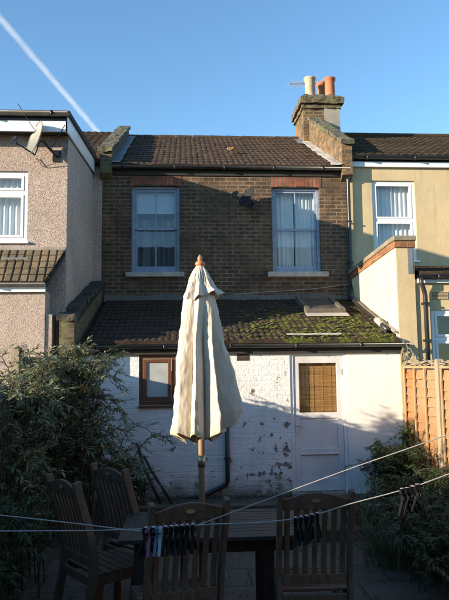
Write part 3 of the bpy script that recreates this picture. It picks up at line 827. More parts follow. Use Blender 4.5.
# ground floor projection with its tiled roof
gx = -.395
box(-5.2, gx, -.30, -.002, 0, 2.93).build('ground_floor_wall', 'pebbledash', N1)
box(gx+.002, -.30, -.28, -.004, 0, 2.60).build('wall_plinth', 'pebbledash', N1)
tiles(-5.2, X, -.36, 3.03, -.004, 3.56,   .112, .122, .026, .014, flat=True, skewR=.23, seed=5).build('porch_roof', 'porch_tile', N1)
pe = MB(); pe.hexa([(-5.2,-.34,2.93),(gx+.005,-.34,2.93),(X-.01,-.003,3.47),(-5.2,-.003,3.47),(-5.2,-.34,2.99),(gx+.005,-.34,2.99),(X-.01,-.003,3.52),(-5.2,-.003,3.52)])
pe.build('roof_core', 'dark_board', N1)
box(-5.2, gx+.01, -.352, -.33, 2.91, 2.985).build('porch_fascia', 'pvc', N1)
gutter(-5.2, gx+.02, -.40, 3.025, .045).build('porch_gutter', 'black_plastic', N1, smooth=True)
box(-5.2, X+.0, -.04, -.003, 3.55, 3.60).build('roof_flashing', 'cement', N1, bevel=.008)
mb = MB(); mb.box(-1.05, -.66, -.16, -.06, 3.36, 3.43, Matrix.Rotation(0, 4, 'X')); mb.build('roof_vent', 'grey_plastic', N1, bevel=.02)
tiles(-5.2, -.04, L-.1, 5.74, 6.15, 7.72, .165, .30, seed=13).build('main_roof', 'roof_tile', N1)
box(-5.2, -.05, L-.02, L+.2, 5.66, 5.80).build('soffit', 'dark_board', N1)

# ------------------------------------------------------------------ right neighbour
N2 = thing('cream_house', 'neighbouring cream rendered house with white framed window and black downpipe', 'house', (7, 0, 0))
RW = (5.215, 6.075, 3.85, 5.44)
wall([RW], 4.703, 11, 0, 5.72, L+.012, L+.22).build('wall', 'tan_render', N2)
upvc(N2, RW, L+.05, 4.655, seed=21)
box(4.80, 11, L-.05, L+.008, 5.70, 5.80).build('fascia', 'pvc', N2)
box(4.80, 11, L-.04, L+.01, 5.802, 5.90).build('gutter_board', 'black_plastic', N2)
gutter(4.80, 11, L-.11, 5.885, .058).build('gutter', 'black_plastic', N2, smooth=True)
tiles(4.80, 11, L-.12, 5.90, 6.2, 7.70, .165, .30, seed=17).build('main_roof', 'dark_roof_tile', N2)
mb = MB(); mb.tube([(4.8, 6.2, 7.74), (11, 6.2, 7.74)], .08, 8); mb.build('ridge', 'dark_roof_tile', N2)
# party wall between the houses (cream face to our side)
pw = MB(); pw.prism_x([(.0, 0), (L+.01, 0), (L+.01, 3.47), (.12, 3.60), (.0, 3.60)], 4.723, 4.995)
PR = pw.build('boundary_wall', 'cream_render', N2)
box(4.725, 4.997, -.012, -.001, 0, 3.60).build('wall_end', 'tan_render', PR)
ob = MB(); ob.prism_x([(-.03, 3.602), (.13, 3.602), (L, 3.472), (L, 3.575), (.13, 3.70), (-.03, 3.70)], 4.705, 5.02); ob.build('brick_course', 'orange_brick', PR)
ob = MB(); ob.prism_x([(-.05, 3.702), (.13, 3.702), (L, 3.577), (L, 3.65), (.13, 3.78), (-.05, 3.78)], 4.685, 5.035); ob.build('coping', 'stone_coping', PR, bevel=.012)
box(4.90, 4.975, -.02, -.013, 3.20, 3.59).build('lead_patch', 'lead', PR)
GW = (5.235, 6.4, 1.6, 2.66)
wall([GW], 4.999, 11, 0, 3.12, .02, .24).build('ground_floor_wall', 'tan_render', N2)
upvc(N2, GW, .05, 2.22, curt=None)
box(5.24, 5.50, -.0, .019, 2.82, 2.93).build('air_brick', 'tan_render', N2)
gl = MB()
for k in range(5): gl.box(5.25, 5.49, -.004, -.001, 2.83+k*.02, 2.838+k*.02)
gl.build('vent_slot', 'dark_board', N2)
tiles(5.03, 11, -.10, 3.19, L, 3.72, .17, .3, .015, .02, flat=True, seed=23).build('ground_floor_roof', 'dark_roof_tile', N2)
box(5.04, 11, -.03, .018, 3.06, 3.125).build('ground_floor_fascia', 'pvc', N2)
gutter(5.02, 11, -.10, 3.17, .05).build('ground_floor_gutter', 'black_plastic', N2, smooth=True)
dp = MB().tube([(5.06,-.10,3.13),(5.06,-.10,3.05),(5.11,-.06,2.95),(5.13,-.05,2.86),(5.13,-.05,.1)], .034, 10).build('downpipe', 'black_plastic', N2, smooth=True)
cl = MB()
for z in (2.75, 2.2, 1.4): cl.box(5.085, 5.175, -.09, .018, z-.014, z+.014)
cl.build('pipe_clip', 'black_plastic', dp)

# ------------------------------------------------------------------ moss on the kitchen roof
bm = bmesh.new(); rnd = random.Random(4)
tmp = bmesh.new(); bmesh.ops.create_icosphere(tmp, subdivisions=1, radius=1)
tv = [v.co.copy() for v in tmp.verts]; tf = [[v.index for v in f.verts] for f in tmp.faces]; tmp.free()
mv = MB(); cnt = 0
while cnt < 520:
    x = rnd.uniform(1.2, 4.62); y = rnd.uniform(-.08, 2.2)
    dens = (x-1.2)/2.6 * (1.15 - .40*y) * (.35 + 1.6*max(0, noise.noise((x*1.6, y*1.6, 2.2))+.15))
    if y < .12: dens += .5*(x-1.5)/3
    if rnd.random() > dens or (sx0-.03 < x < sx1+.03 and y > 1.1): continue
    cnt += 1; r = rnd.uniform(.006, .022)*rnd.choice((.6,.8,1,1.2)); zz = lz(y) + .035
    i = len(mv.v); q = rnd.random()*6.28
    for v in tv:
        k = 1 + .3*rnd.uniform(-1, 1)
        mv.v.append((x + v.x*r*k*2.0, y + v.y*r*k*1.6, zz + v.z*r*.5*k))
    mv.f += [tuple(i+a for a in f) for f in tf]
tag(mv.build('moss', 'moss_clump', None, smooth=True), 'bright green moss clumps over the kitchen roof tiles', 'moss', kind='stuff')

# ------------------------------------------------------------------ pipes on the white wall
wp = MB().tube([(2.14,-.05,1.35),(2.14,-.05,.24),(2.125,-.05,.19),(1.80,-.05,.035),(1.40,-.05,-.05)], .034, 10)
WP = wp.build('waste_pipe', 'black_plastic', None, smooth=True); tag(WP, 'black waste pipe bending down the white wall behind the closed parasol', 'pipe')
mb = MB()
for z in (1.1, .55): mb.box(2.095, 2.185, -.09, -.001, z-.014, z+.014)
mb.build('pipe_clip', 'black_plastic', WP)
# two dark bent tubes leaning by the wall, their use unknown
T = thing('bent_tube_frame', 'black bent tube frame leaning against the white wall beside the bush', 'tube frame', (1.1, -.1, 0))
MB().tube([(.86,-.10,.80),(.90,-.09,.70),(.97,-.12,.45),(1.20,-.30,0.01)], .019, 8).build('side_tube', 'black_plastic', T, smooth=True)
MB().tube([(.88,-.08,.66),(.97,-.08,.60),(1.05,-.12,.45),(1.36,-.34,0.01)], .019, 8).build('side_tube', 'black_plastic', T, smooth=True)
mb = MB().tube([(1.085,-.17,.33),(1.10,-.18,.30)], .027, 8).tube([(1.215,-.245,.155),(1.23,-.25,.13)], .027, 8).tube([(.87,-.09,.67),(.95,-.09,.62)], .018, 6)
mb.build('joint', 'grey_plastic', T)

# raised sleepers at the foot of the wall
sb = MB().box(.55, 2.95, -1.15, -.98, .004, .13); tag(sb.build('timber_sleeper', 'sleeper', None, bevel=.01), 'long mossy timber edging laid on the ground near the white wall', 'sleeper')
sb = MB().box(2.05, 3.95, -2.35, -2.15, .004, .12); tag(sb.build('timber_sleeper', 'sleeper', None, bevel=.01), 'mossy timber edging across the patio behind the right-hand garden chair', 'sleeper')

# ------------------------------------------------------------------ fences
F = thing('timber_fence', 'orange brown lapped panel fence with pale posts on the right boundary', 'fence', (4.78, -4, 0))
def panel(P, xf, y0, y1, z0, z1, name='fence_panel'):
    mb = MB(); n = int((z1-z0)/.118); h = (z1-z0-.04)/n
    for k in range(n):
        za = z0 + k*h; segs = 9; wav = [random.uniform(-.011, .011) for _ in range(segs+1)]
        for sgm in range(segs):
            ya = y0+(y1-y0)*sgm/segs; yb = y0+(y1-y0)*(sgm+1)/segs
            wa, wb = wav[sgm], wav[sgm+1]
            # lapped: bottom stands proud
            mb.hexa([(xf-.030,ya,za-.012+wa),(xf-.020,ya,za-.012+wa),(xf-.020,yb,za-.012+wb),(xf-.030,yb,za-.012+wb),
                     (xf-.006,ya,za+h+.004),(xf+.002,ya,za+h+.004),(xf+.002,yb,za+h+.004),(xf-.006,yb,za+h+.004)])
    p = mb.build(name, 'fence_board', P)
    bt = MB(); nb = 3
    for k in range(nb+1):
        y = y0 + .022 + (y1-y0-.044)*k/nb
        bt.box(xf-.056, xf-.034, y-.018, y+.018, z0+.01, z1-.02)
    bt.build('batten', 'fence_batten', p, bevel=.003)
    box(xf-.056, xf+.010, y0, y1, z1-.018, z1+.012).build('capping', 'fence_batten', p, bevel=.004)
    return p
ys = [-.03, -1.30, -3.15, -5.0, -6.85, -8.7, -10.5]
for k in range(len(ys)-1):
    a, b = ys[k+1]+.055, ys[k]-.055
    if k == 0: b = ys[0]-.01
    panel(F, 4.80, a, b, .12, 1.81)
    mb = MB(); pz = 1.90 if k == 0 else 1.95
    y = ys[k+1]; N = 8; pts = [(y-.048, 0), (y+.048, 0), (y+.048, pz-.04)]
    for q in range(N+1):
        an = math.pi*q/N; pts.append((y+.048*math.cos(an), pz-.04+.055*math.sin(an)))
    pts = pts[:2] + pts[3:]
    mb.prism_x(pts, 4.725, 4.815); mb.build('post', 'fence_post', F, bevel=.004)
mb = MB().box(4.765, 4.80, -.05, -.018, 0, 1.80); mb.build('wall_batten', 'fence_post', F)
# dry climber stems along the top of the fence
mb = MB()
for s in range(7):
    pts = []; ph = random.uniform(0, 6)
    for k in range(22):
        y = -.02 - k*.10; pts.append((4.77+.03*math.sin(k*.7+ph), y, 1.84+.025*math.sin(k*.9+ph*2)+.02*random.random()+s*.004))
    mb.tube(pts, .007, 5)
for s in range(5):
    pts = []; x0 = 4.74
    for k in range(14):
        t = k/13; pts.append((x0+.02*math.sin(k+s)+.10*t*(s%2), -.04-.06*s*t, 1.86+.26*math.sin(math.pi*t)*(.5+.2*s)+.03*math.sin(k*1.7+s)))
    mb.tube(pts, .005, 5)
tag(mb.build('dry_vine', 'dry_stem'), 'dry tangled vine stems along the top of the orange fence', 'vine')

F2_ = thing('boundary_fence', 'weathered grey board fence behind the tall bush on the left boundary', 'fence', (-.25, -4, 0))
def gpanel(y0, y1, z1):
    mb = MB(); y = y0; 
    while y < y1-.02:
        w = min(.118, y1-y); q = random.choice((0, .006)); mb.box(-.262-q, -.243-q, y-.006, y+w+.006, .02, z1+random.uniform(-.006,.006)); y += .118
    mb.box(-.31, -.272, y0, y1, .3, .37).box(-.31, -.272, y0, y1, z1-.30, z1-.23)
    mb.build('fence_panel', 'grey_board', F2_)
gpanel(-2.2, -.31, 1.985)
yy = -2.25
for k in range(5):
    gpanel(yy-1.86, yy-.04, 1.68 if k < 2 else 2.02)
    box(-.305, -.215, yy-.045, yy+.045, 0, 2.08 if k == 0 else (1.76 if k == 1 else 2.1)).build('post', 'fence_post', F2_, bevel=.004)
    yy -= 1.9

# ------------------------------------------------------------------ furniture
def make_chair():
    root = thing('garden_chair', 'x', 'chair')
    w = .245                                   # half width at the back posts
    prof = [(.16, 1.08), (.135, .97), (.085, .82), (.04, .66), (.02, .52), (.03, .40), (.07, .2), (.10, 0)]   # y back is -u
    def at(x, u, z): return (x, -u, z)
    for sx in (-1, 1):
        MB().sweep([at(sx*(w-.022), u, z) for u, z in prof], .034, .058, (1,0,0)).build('rear_leg', 'teak', root, bevel=.006)
        MB().sweep([(sx*(w-.022), .42, 0), (sx*(w-.022), .42, .43)], .046, .046, (1,0,0)).build('front_leg', 'teak', root, bevel=.006)
    def ub(z):
        for (u1, z1), (u2, z2) in zip(prof, prof[1:]):
            if z2 <= z <= z1: return u2 + (u1-u2)*(z-z2)/(z1-z2)
        return .16
    # top rail: arched
    N = 14; tr = MB(); xi = w-.041
    rows = []
    for k in range(N+1):
        x = -xi + 2*xi*k/N; arch = .042*max(0, math.cos(x/xi*math.pi/2))**1.2
        zt = 1.028 + arch; zb = .965
        rows.append([(x, -ub(zb)-.013, zb), (x, -ub(zb)+.013, zb), (x, -ub(1.05)+.013, zt), (x, -ub(1.05)-.013, zt)])
    for r in rows: tr.v += r
    for k in range(N):
        for j in range(4):
            a = k*4+j; b = k*4+(j+1)%4; tr.f.append((a, b, b+4, a+4))
    tr.f.append((3,2,1,0)); e = N*4; tr.f.append((e,e+1,e+2,e+3))
    TR = tr.build('top_rail', 'teak', root, bevel=.005)
    mb = MB(); c = Vector((0, -ub(1.02)-.0165, 1.022)); q = []
    for k in range(16):
        a = k/16*2*math.pi; q.append((c.x+.030*math.cos(a), c.z+.012*math.sin(a)))
    mb.prism_y(q, c.y-.004, c.y+.002); mb.build('badge', 'brass', TR)
    br = MB().box(-xi, xi, -.042, -.014, .49, .55); br.build('bottom_rail', 'teak', root, bevel=.005)
    for k in range(7):
        x = -xi + (2*xi)*(k+.5)/7
        pts = [at(x, ub(z)-.0, z) for z in (.968, .9, .82, .74, .66, .58, .552)]
        MB().sweep(pts, .034, .012, (1,0,0)).build('slat', 'teak', root, bevel=.003)
    fr = MB().box(-xi, xi, .40, .425, .37, .43).box(-w+.01, -w+.034, -.0, .40, .37, .43).box(w-.034, w-.01, -.0, .40, .37, .43).box(-xi, xi, -.045, -.02, .37, .43)
    fr.build('seat_frame', 'teak', root, bevel=.004)
    se = MB()
    for k in range(7):
        y = .0 + k*.065; se.box(-w+.012, w-.012, y, y+.055, .432, .450)
    se.build('seat', 'teak', root, bevel=.004)
    return root
ch = make_chair()
spots = [((1.52, -5.22), 15, 'weathered slatted garden chair with its back to us, in front of the parasol pole'),
         ((2.34, -5.02), -2, 'weathered slatted garden chair with its back to us, in front of the white door'),
         ((.80, -4.42), -54, 'weathered garden chair at far left facing right, nearer one under the bush'),
         ((1.06, -3.93), -50, 'weathered garden chair facing right, farther one between bush and black tube frame')]
for i, ((x, y), rz, lab) in enumerate(spots):
    o = ch if i == 0 else copy_tree(ch)
    o.location = (x, y, .004); o.rotation_euler = (0, 0, math.radians(rz)); o['label'] = lab; o['group'] = 'teak garden chairs round the table'
T = thing('garden_table', 'dark rectangular timber garden table with the parasol pole through it', 'table', (1.7, -4.5, 0))
tx0, tx1, ty0, ty1 = 1.10, 2.36, -4.90, -4.12
mb = MB(); y = ty0+.06
mb.box(tx0, tx0+.07, ty0, ty1, .722, .750).box(tx1-.07, tx1, ty0, ty1, .722, .750).box(tx0+.07, tx1-.07, ty0, ty0+.07, .722, .7495).box(tx0+.07, tx1-.07, ty1-.07, ty1, .722, .7495)
n = 8; 
for k in range(n):
    a = ty0+.075+(ty1-ty0-.15)*k/n; mb.box(tx0+.072, tx1-.072, a, a+(ty1-ty0-.15)/n-.005, .724, .748)
mb.build('tabletop', 'teak_table', T, bevel=.004)
mb = MB().box(tx0+.1, tx1-.1, ty0+.09, ty0+.115, .63, .72).box(tx0+.1, tx1-.1, ty1-.115, ty1-.09, .63, .72).box(tx0+.1, tx0+.125, ty0+.116, ty1-.116, .63, .72).box(tx1-.125, tx1-.1, ty0+.116, ty1-.116, .63, .72)
mb.build('apron', 'teak_table', T, bevel=.003)
for x in (tx0+.13, tx1-.27):
    for y in (ty0+.13, ty1-.13): box(x-.032, x+.032, y-.032, y+.032, .004, .72).build('leg', 'teak_table', T, bevel=.004)

# ------------------------------------------------------------------ unseen house added behind the camera to shade the garden
B_ = thing('shading_house', 'unseen brick house added behind the viewpoint to block skylight', 'house', (2.5, -14.2, 0))
box(-4.0, 9.0, -21, -14.2, 0, 5.7).build('wall', 'stock_brick', B_)
MB().prism_x([(-13.95, 5.702), (-21.2, 5.702), (-17.6, 8.1)], -4.1, 9.1).build('roof', 'roof_tile', B_)
for xx in (-2.6, .3, 3.4, 6.3):
    for zz in (.9, 3.6):
        wn = box(xx, xx+1.05, -14.195, -14.15, zz, zz+1.5).build('window', 'white_paint', B_)
        box(xx+.07, xx+.98, -14.149, -14.14, zz+.07, zz+1.43).build('pane', 'black_plastic', wn)

# ------------------------------------------------------------------ parasol
PX, PY = 1.652, -4.52
U = thing('closed_parasol', 'closed cream canvas parasol with wooden pole and turned wooden finial', 'parasol', (PX, PY, 0))
MB().tube([(PX, PY, .005), (PX, PY, 1.15), (PX, PY, 2.56)], .023, 14).build('pole', 'pole_wood', U, smooth=True)
MB().tube([(PX, PY, 1.14), (PX, PY, 1.22)], .027, 14).build('pole_collar', 'brass', U, smooth=True)
MB().lathe([(.012,0),(.030,.004),(.033,.012),(.022,.020),(.024,.028),(.036,.042),(.037,.052),(.026,.066),(.015,.074),(.018,.082),(.021,.090),(.014,.102),(.008,.112),(.002,.118)], (PX, PY, 2.556), 20).build('finial', 'finial_wood', U, smooth=True)
def interp(tab, z):
    for (za, *a), (zb, *b) in zip(tab, tab[1:]):
        if zb <= z <= za:
            t = (za-z)/(za-zb+1e-9); t2 = t
            return [p+(q-p)*t2 for p, q in zip(a, b)]
    return tab[-1][1:]
# z, left reach, right reach, front, back
tabc = [(2.45,.045,.05,.05,.05), (2.36,.115,.10,.11,.10), (2.2,.135,.135,.14,.13), (2.0,.155,.185,.17,.16), (1.8,.170,.24,.19,.19), (1.60,.185,.30,.21,.21), (1.50,.195,.315,.22,.22), (1.43,.207,.285,.22,.22), (1.395,.212,.262,.225,.22)]
FOLD = [0.15, .95, 1.75, 2.5, 3.35, 4.05, 4.75, 5.5]
def canopy(tab, z0, z1, rows, pleat, hem, seed, twist=.0):
    mb = MB(); n = 300
    def shape(th, z, f):
        l_, r_, fr, bk = interp(tab, z)
        cx = math.cos(th); sy = math.sin(th)
        rx = r_ if cx > 0 else l_; ry = bk if sy > 0 else fr
        # the right reach is a flap: narrow in angle
        base = 1/math.sqrt((cx/rx)**2 + (sy/ry)**2)
        th2 = th + twist*f + .10*noise.noise((cx*1.3, sy*1.3, z*1.4+seed))
        # deep cloth valleys between eight rib folds
        d = 9
        for a in FOLD:
            q = abs((th2 - a + math.pi) % (2*math.pi) - math.pi); d = min(d, q)
        ridge = max(0.0, 1 - d/.40)**1.15
        v = pleat*f
        r = base*(1 - v*(1-ridge))
        r += .022*f*noise.noise((cx*2.0, sy*2.0, z*1.8+seed))
        cr = noise.noise((th*1.6 + z*2.4, z*1.1 - th*1.6, seed)); r += .012*f*(1-2.4*abs(cr))
        cr = noise.noise((th*5 - z*8, z*5 + th*3, seed+4)); r += .0040*f*(1-3*abs(cr))
        cr = noise.noise((th*3.5 + z*9, z*6 - th*4, seed+8)); r += .0035*f*(1-3*abs(cr))
        return max(r, .03), ridge
    for k in range(rows+1):
        f = k/rows; z = z0 + (z1-z0)*f
        for j in range(n):
            th = 2*math.pi*j/n; r, rd = shape(th, z, min(1, f*2.2+.15))
            zz = z
            if f > .55:
                s_ = ((f-.55)/.45)**1.5
                zz -= s_*hem*(1-rd)*1.0
                zz += s_*(.045*max(0, math.cos(th))+.012) - s_*.07*max(0, math.sin(th))
                zz += s_*.012*math.sin(th*3+seed)
            mb.v.append((PX + r*math.cos(th), PY + r*math.sin(th), zz))
    for k in range(rows):
        for j in range(n):
            a = k*n+j; b = k*n+(j+1)%n; mb.f.append((a, a+n, b+n, b))
    return mb
canopy(tabc, 2.45, 1.375, 110, .52, .05, 2.0, .30).build('canopy', 'canvas', U, smooth=True, solid=.003)
tabv = [(2.585,.022,.022,.022,.022), (2.56,.040,.040,.040,.04), (2.50,.068,.062,.07,.07), (2.42,.098,.105,.11,.11), (2.37,.118,.150,.14,.14), (2.33,.128,.178,.15,.15)]
canopy(tabv, 2.585, 2.345, 30, .30, .03, 5.0, .1).build('vent_cap', 'canvas', U, smooth=True, solid=.003)
rb = MB()
for a in FOLD:
    rb.tube([(PX+.03*math.cos(a), PY+.03*math.sin(a), 2.5), (PX+.14*math.cos(a), PY+.10*math.sin(a), 1.42)], .009, 6)
rb.build('rib', 'pole_wood', U)

# ------------------------------------------------------------------ washing line and pegs
def spline(pts, n=12):
    P = [Vector(p) for p in pts]; out = []
    for i in range(len(P)-1):
        p0 = P[max(i-1,0)]; p1 = P[i]; p2 = P[i+1]; p3 = P[min(i+2, len(P)-1)]
        for k in range(n):
            t = k/n
            out.append(.5*((2*p1)+(-p0+p2)*t+(2*p0-5*p1+4*p2-p3)*t*t+(-p0+3*p1-3*p2+p3)*t**3))
    out.append(P[-1]); return out
yl = -7.35
la = spline([(-.235,yl,1.466),(1.05,yl,1.432),(1.40,yl,1.427),(1.60,yl,1.434),(1.74,yl,1.436),(1.86,yl,1.447),(1.98,yl,1.478),(2.12,yl,1.510),(2.26,yl,1.552),(3.30,yl,1.90)])
tag(MB().tube(la, .0016, 7).build('washing_line', 'rope', None, smooth=True), 'lower pale washing line crossing the picture, carrying three bunches of pegs', 'washing line', 'washing lines')
lb = spline([(-.235,yl+.02,1.62),(.9,yl+.02,1.485),(1.05,yl+.02,1.467),(1.25,yl+.02,1.440),(1.40,yl+.02,1.418),(1.46,yl+.02,1.415),(1.54,yl+.02,1.422),(1.68,yl+.02,1.466),(1.98,yl+.02,1.565),(2.26,yl+.02,1.652),(3.30,yl+.02,1.98)])
tag(MB().tube(lb, .0016, 7).build('washing_line', 'rope', None, smooth=True), 'upper pale washing line, slanting up to the top of the right fence', 'washing line', 'washing lines')
po = MB().tube([(3.33, yl+.01, 0), (3.33, yl+.01, 2.1)], .03, 12); tag(po.build('line_post', 'fence_post', None), 'round post holding the washing lines at the right', 'post')

def make_peg(m, cap):
    r = thing('clothes_peg', 'x', 'clothes peg'); r.scale = (.86, .86, .86)
    for s in (-1, 1):
        pr = [(.003, .007), (.009, .003), (.010, -.006), (.004, -.014), (.0045, -.026), (.012, -.040), (.022, -.058), (.030, -.073)]
        MB().sweep([(s*u, 0, z) for u, z in pr], .0095, .0055, (0,1,0)).build('prong', m, r, bevel=.0012)
    ring = [(.0055*math.cos(a*math.pi/5), .0, -.024+.0055*math.sin(a*math.pi/5)) for a in range(11)]
    MB().tube([(p[0], -.0055, p[2]) for p in ring], .0012, 5, False).tube([(p[0], .0055, p[2]) for p in ring], .0012, 5, False).build('spring', 'steel', r)
    if cap: MB().box(-.006, .006, -.0046, .0046, .0068, .0092).build('tip', 'peg_lit_top', r, bevel=.001)  # sunlit top of the peg painted as a pale block
    return r
def onl(line, x):
    for a, b in zip(line, line[1:]):
        if a.x <= x <= b.x: return a.lerp(b, (x-a.x)/(b.x-a.x))
black = make_peg('peg_black', True); first = [True]
pink = make_peg('peg_pink', False); blue = make_peg('peg_blue', False); pale = make_peg('peg_pale', False)
def put(proto, x, rz, tilt, label, group=None, line=la, used=[]):
    o = proto
    if proto in used: o = copy_tree(proto)
    used.append(proto)
    p = onl(line, x); o.location = (p.x, p.y, p.z-.003); o.rotation_euler = (math.radians(tilt), 0, math.radians(rz)); o['label'] = label
    if group: o['group'] = group
rr = random.Random(5)
put(black, 1.428, 40, 4, 'black plastic clothes peg in the left bunch on the washing line', 'black pegs in the left bunch')
put(pink, 1.437, 75, -3, 'pink plastic clothes peg at the left of the left bunch', None)
put(black, 1.447, 50, 5, 'black plastic clothes peg in the left bunch on the washing line', 'black pegs in the left bunch')
put(blue, 1.457, 80, 2, 'dark blue clothes peg between pink and pale pegs', None)
put(pale, 1.466, 88, 2, 'pale blue clothes peg in the left bunch', None)
for k in range(6):
    put(black, 1.480+k*.0142, 72+rr.uniform(-6,6), rr.uniform(-4,4), 'black plastic clothes peg in the left bunch on the washing line', 'black pegs in the left bunch')
for k in range(5):
    put(black, 1.826+k*.0148, 68+rr.uniform(-8,8), rr.uniform(-5,5), 'black plastic clothes peg in the middle bunch, over the right-hand chair', 'black pegs in the middle bunch')
for k in range(4):
    put(black, 2.122+k*.014, 22+rr.uniform(-14,14), rr.uniform(-8,8), 'black plastic clothes peg in the right bunch, over the dark shrubs', 'black pegs in the right bunch')

# ------------------------------------------------------------------ plants
def add_leaf(mb, p, d, ln, wd, droop, up):
    d = d.normalized(); s = d.cross(up)
    if s.length < 1e-4: s = Vector((1,0,0))
    s.normalize(); n_ = s.cross(d)
    i = len(mb.v)
    a = p; b = p + d*ln*.45 + Vector((0,0,-droop*.2*ln)); c = p + d*ln*.98 + Vector((0,0,-droop*ln))
    mb.v += [tuple(a), tuple(b + s*wd/2 + n_*wd*.12), tuple(c), tuple(b - s*wd/2 + n_*wd*.12), tuple(b - n_*wd*.05)]
    mb.f += [(i, i+1, i+4), (i+1, i+2, i+4), (i+2, i+3, i+4), (i+3, i, i+4)]
def shrub(name, label, base, nst, height, spread, leaf, leafm, ntw=5, ln=.11, wd=.02, seed=0, lean=(0,0), fill=.35, droop=.45, nleaf=9, basew=(.3,.3), arch=.5, hmin=.55):
    rnd = random.Random(seed); T = thing(name, label, 'shrub' if 'grass' not in name else 'plant', base)
    st = MB(); lf = MB(); B = Vector(base)
    for s in range(nst):
        p0 = B + Vector((rnd.uniform(-1,1)*basew[0], rnd.uniform(-1,1)*basew[1], 0))
        an = rnd.uniform(0, 2*math.pi); H_ = height*rnd.uniform(hmin, 1.0); R = spread*rnd.uniform(.1, 1.1)
        dv = Vector((math.cos(an)*R + lean[0], math.sin(an)*R + lean[1], 0))
        pts = []
        for k in range(9):
            t = k/8; z = H_*(math.sin(t*math.pi*(.5+.18*arch)))
            pts.append(p0 + dv*(t**1.5) + Vector((.03*noise.noise((s*3.1, t*3, seed)), .03*noise.noise((s*3.1+9, t*3, seed)), z)))
        st.tube(pts, [.007*(1-.75*k/8)+.0012 for k in range(9)], 5, False)
        for w in range(ntw):
            t = fill + (1-fill)*(w+rnd.random())/ntw; k = min(7, int(t*8)); q = pts[k].lerp(pts[k+1], t*8-k)
            if w == ntw-1: q = pts[8]
            ax = (pts[k+1]-pts[k]).normalized(); a2 = rnd.uniform(0, 6.28)
            td = (ax*.7 + Vector((math.cos(a2), math.sin(a2), rnd.uniform(-.15,.5)))*.9).normalized()
            tl = rnd.uniform(.10, .30)*(ln/.11)**.5
            tp = [q + td*tl*m/4 + Vector((0,0,-.10*(m/4)**2*tl*1.2*arch)) for m in range(5)]
            st.tube(tp, [.003,.0025,.002,.0016,.001], 4, False)
            for m in range(nleaf):
                u = (m+.5)/nleaf*4; kk = min(3, int(u)); lp = tp[kk].lerp(tp[kk+1], u-kk)
                side = td.cross(Vector((0,0,1))); 
                if side.length < .01: side = Vector((1,0,0))
                side.normalize(); sg = 1 if m % 2 else -1
                ld = td*.75 + side*sg*rnd.uniform(.4,1) + Vector((rnd.uniform(-.3,.3), rnd.uniform(-.3,.3), rnd.uniform(-.5,.4)))
                sc = rnd.uniform(.6, 1.15)
                add_leaf(lf, lp, ld, ln*sc, wd*sc, droop*rnd.uniform(.2,1.4), Vector((rnd.uniform(-.5,.5), rnd.uniform(-.5,.5), 1)))
    st.build('stems', 'stem', T, smooth=True)
    lf.build('foliage', leafm, T)
    return T
shrub('tall_shrub', 'tall arching bush with long narrow grey green leaves before the pebbledash wall', (.22, -1.75, 0), 56, 2.14, .50, 1, 'buddleia_leaf', 11, .095, .026, 1, (.12, -.05), .18, .25, 13, (.22, .55), .7, .6)
shrub('tall_shrub', 'narrow leaved bush against the left fence, nearest the left edge of the picture', (-.02, -2.9, 0), 38, 2.02, .38, 1, 'buddleia_leaf', 10, .09, .024, 2, (.02, -.05), .12, .25, 13, (.12, .6), .6, .5)
shrub('tall_shrub', 'leafy grey green bush in front of the pale fence post at the left', (-.05, -2.25, 0), 26, 2.1, .34, 1, 'buddleia_leaf', 10, .09, .025, 14, (.0, -.05), .2, .25, 13, (.12, .3), .6, .6)
shrub('low_shrub', 'low drooping bush reaching across the white wall behind the left chairs', (.50, -1.55, 0), 32, 1.18, .48, 1, 'buddleia_leaf', 10, .085, .023, 3, (.22, -.1), .30, .2, 12, (.3, .3), .9, .5)
shrub('dark_shrub', 'small dark leafy shrub at the foot of the white wall behind the tube frame', (.80, -.75, 0), 30, .62, .25, 1, 'dark_leaf', 6, .06, .028, 4, (0, 0), .2, .3, 9, (.22, .22), .3, .5)
shrub('dark_shrub', 'dark undergrowth below the left bush beside the chairs', (.10, -3.9, 0), 46, .85, .35, 1, 'dark_leaf', 6, .08, .022, 5, (0, 0), .2, .5, 9, (.25, .8), .4, .4)
shrub('dark_shrub', 'dense dark green shrub against the orange fence beside the white wall', (4.35, -.80, 0), 90, .80, .36, 1, 'dark_leaf', 9, .045, .024, 6, (-.02, 0), .2, .3, 9, (.24, .42), .4, .5)
shrub('dark_shrub', 'feathery dark green shrub low along the right fence, below the pegs', (4.15, -2.35, 0), 90, .70, .42, 1, 'dark_leaf', 9, .052, .021, 7, (-.05, 0), .1, .3, 11, (.40, .6), .6, .5)
shrub('dark_shrub', 'dark green shrub at the bottom right corner of the picture', (3.85, -3.75, 0), 95, .68, .42, 1, 'dark_leaf', 9, .055, .022, 8, (-.04, 0), .1, .3, 11, (.42, .5), .6, .5)
shrub('leafy_seedling', 'bright green leafy plant in the corner of white wall and orange fence', (4.64, -.30, 0), 6, .96, .05, 1, 'bright_leaf', 3, .07, .045, 9, (-.02, -.02), .72, .3, 6, (.05, .05), .3, .85)
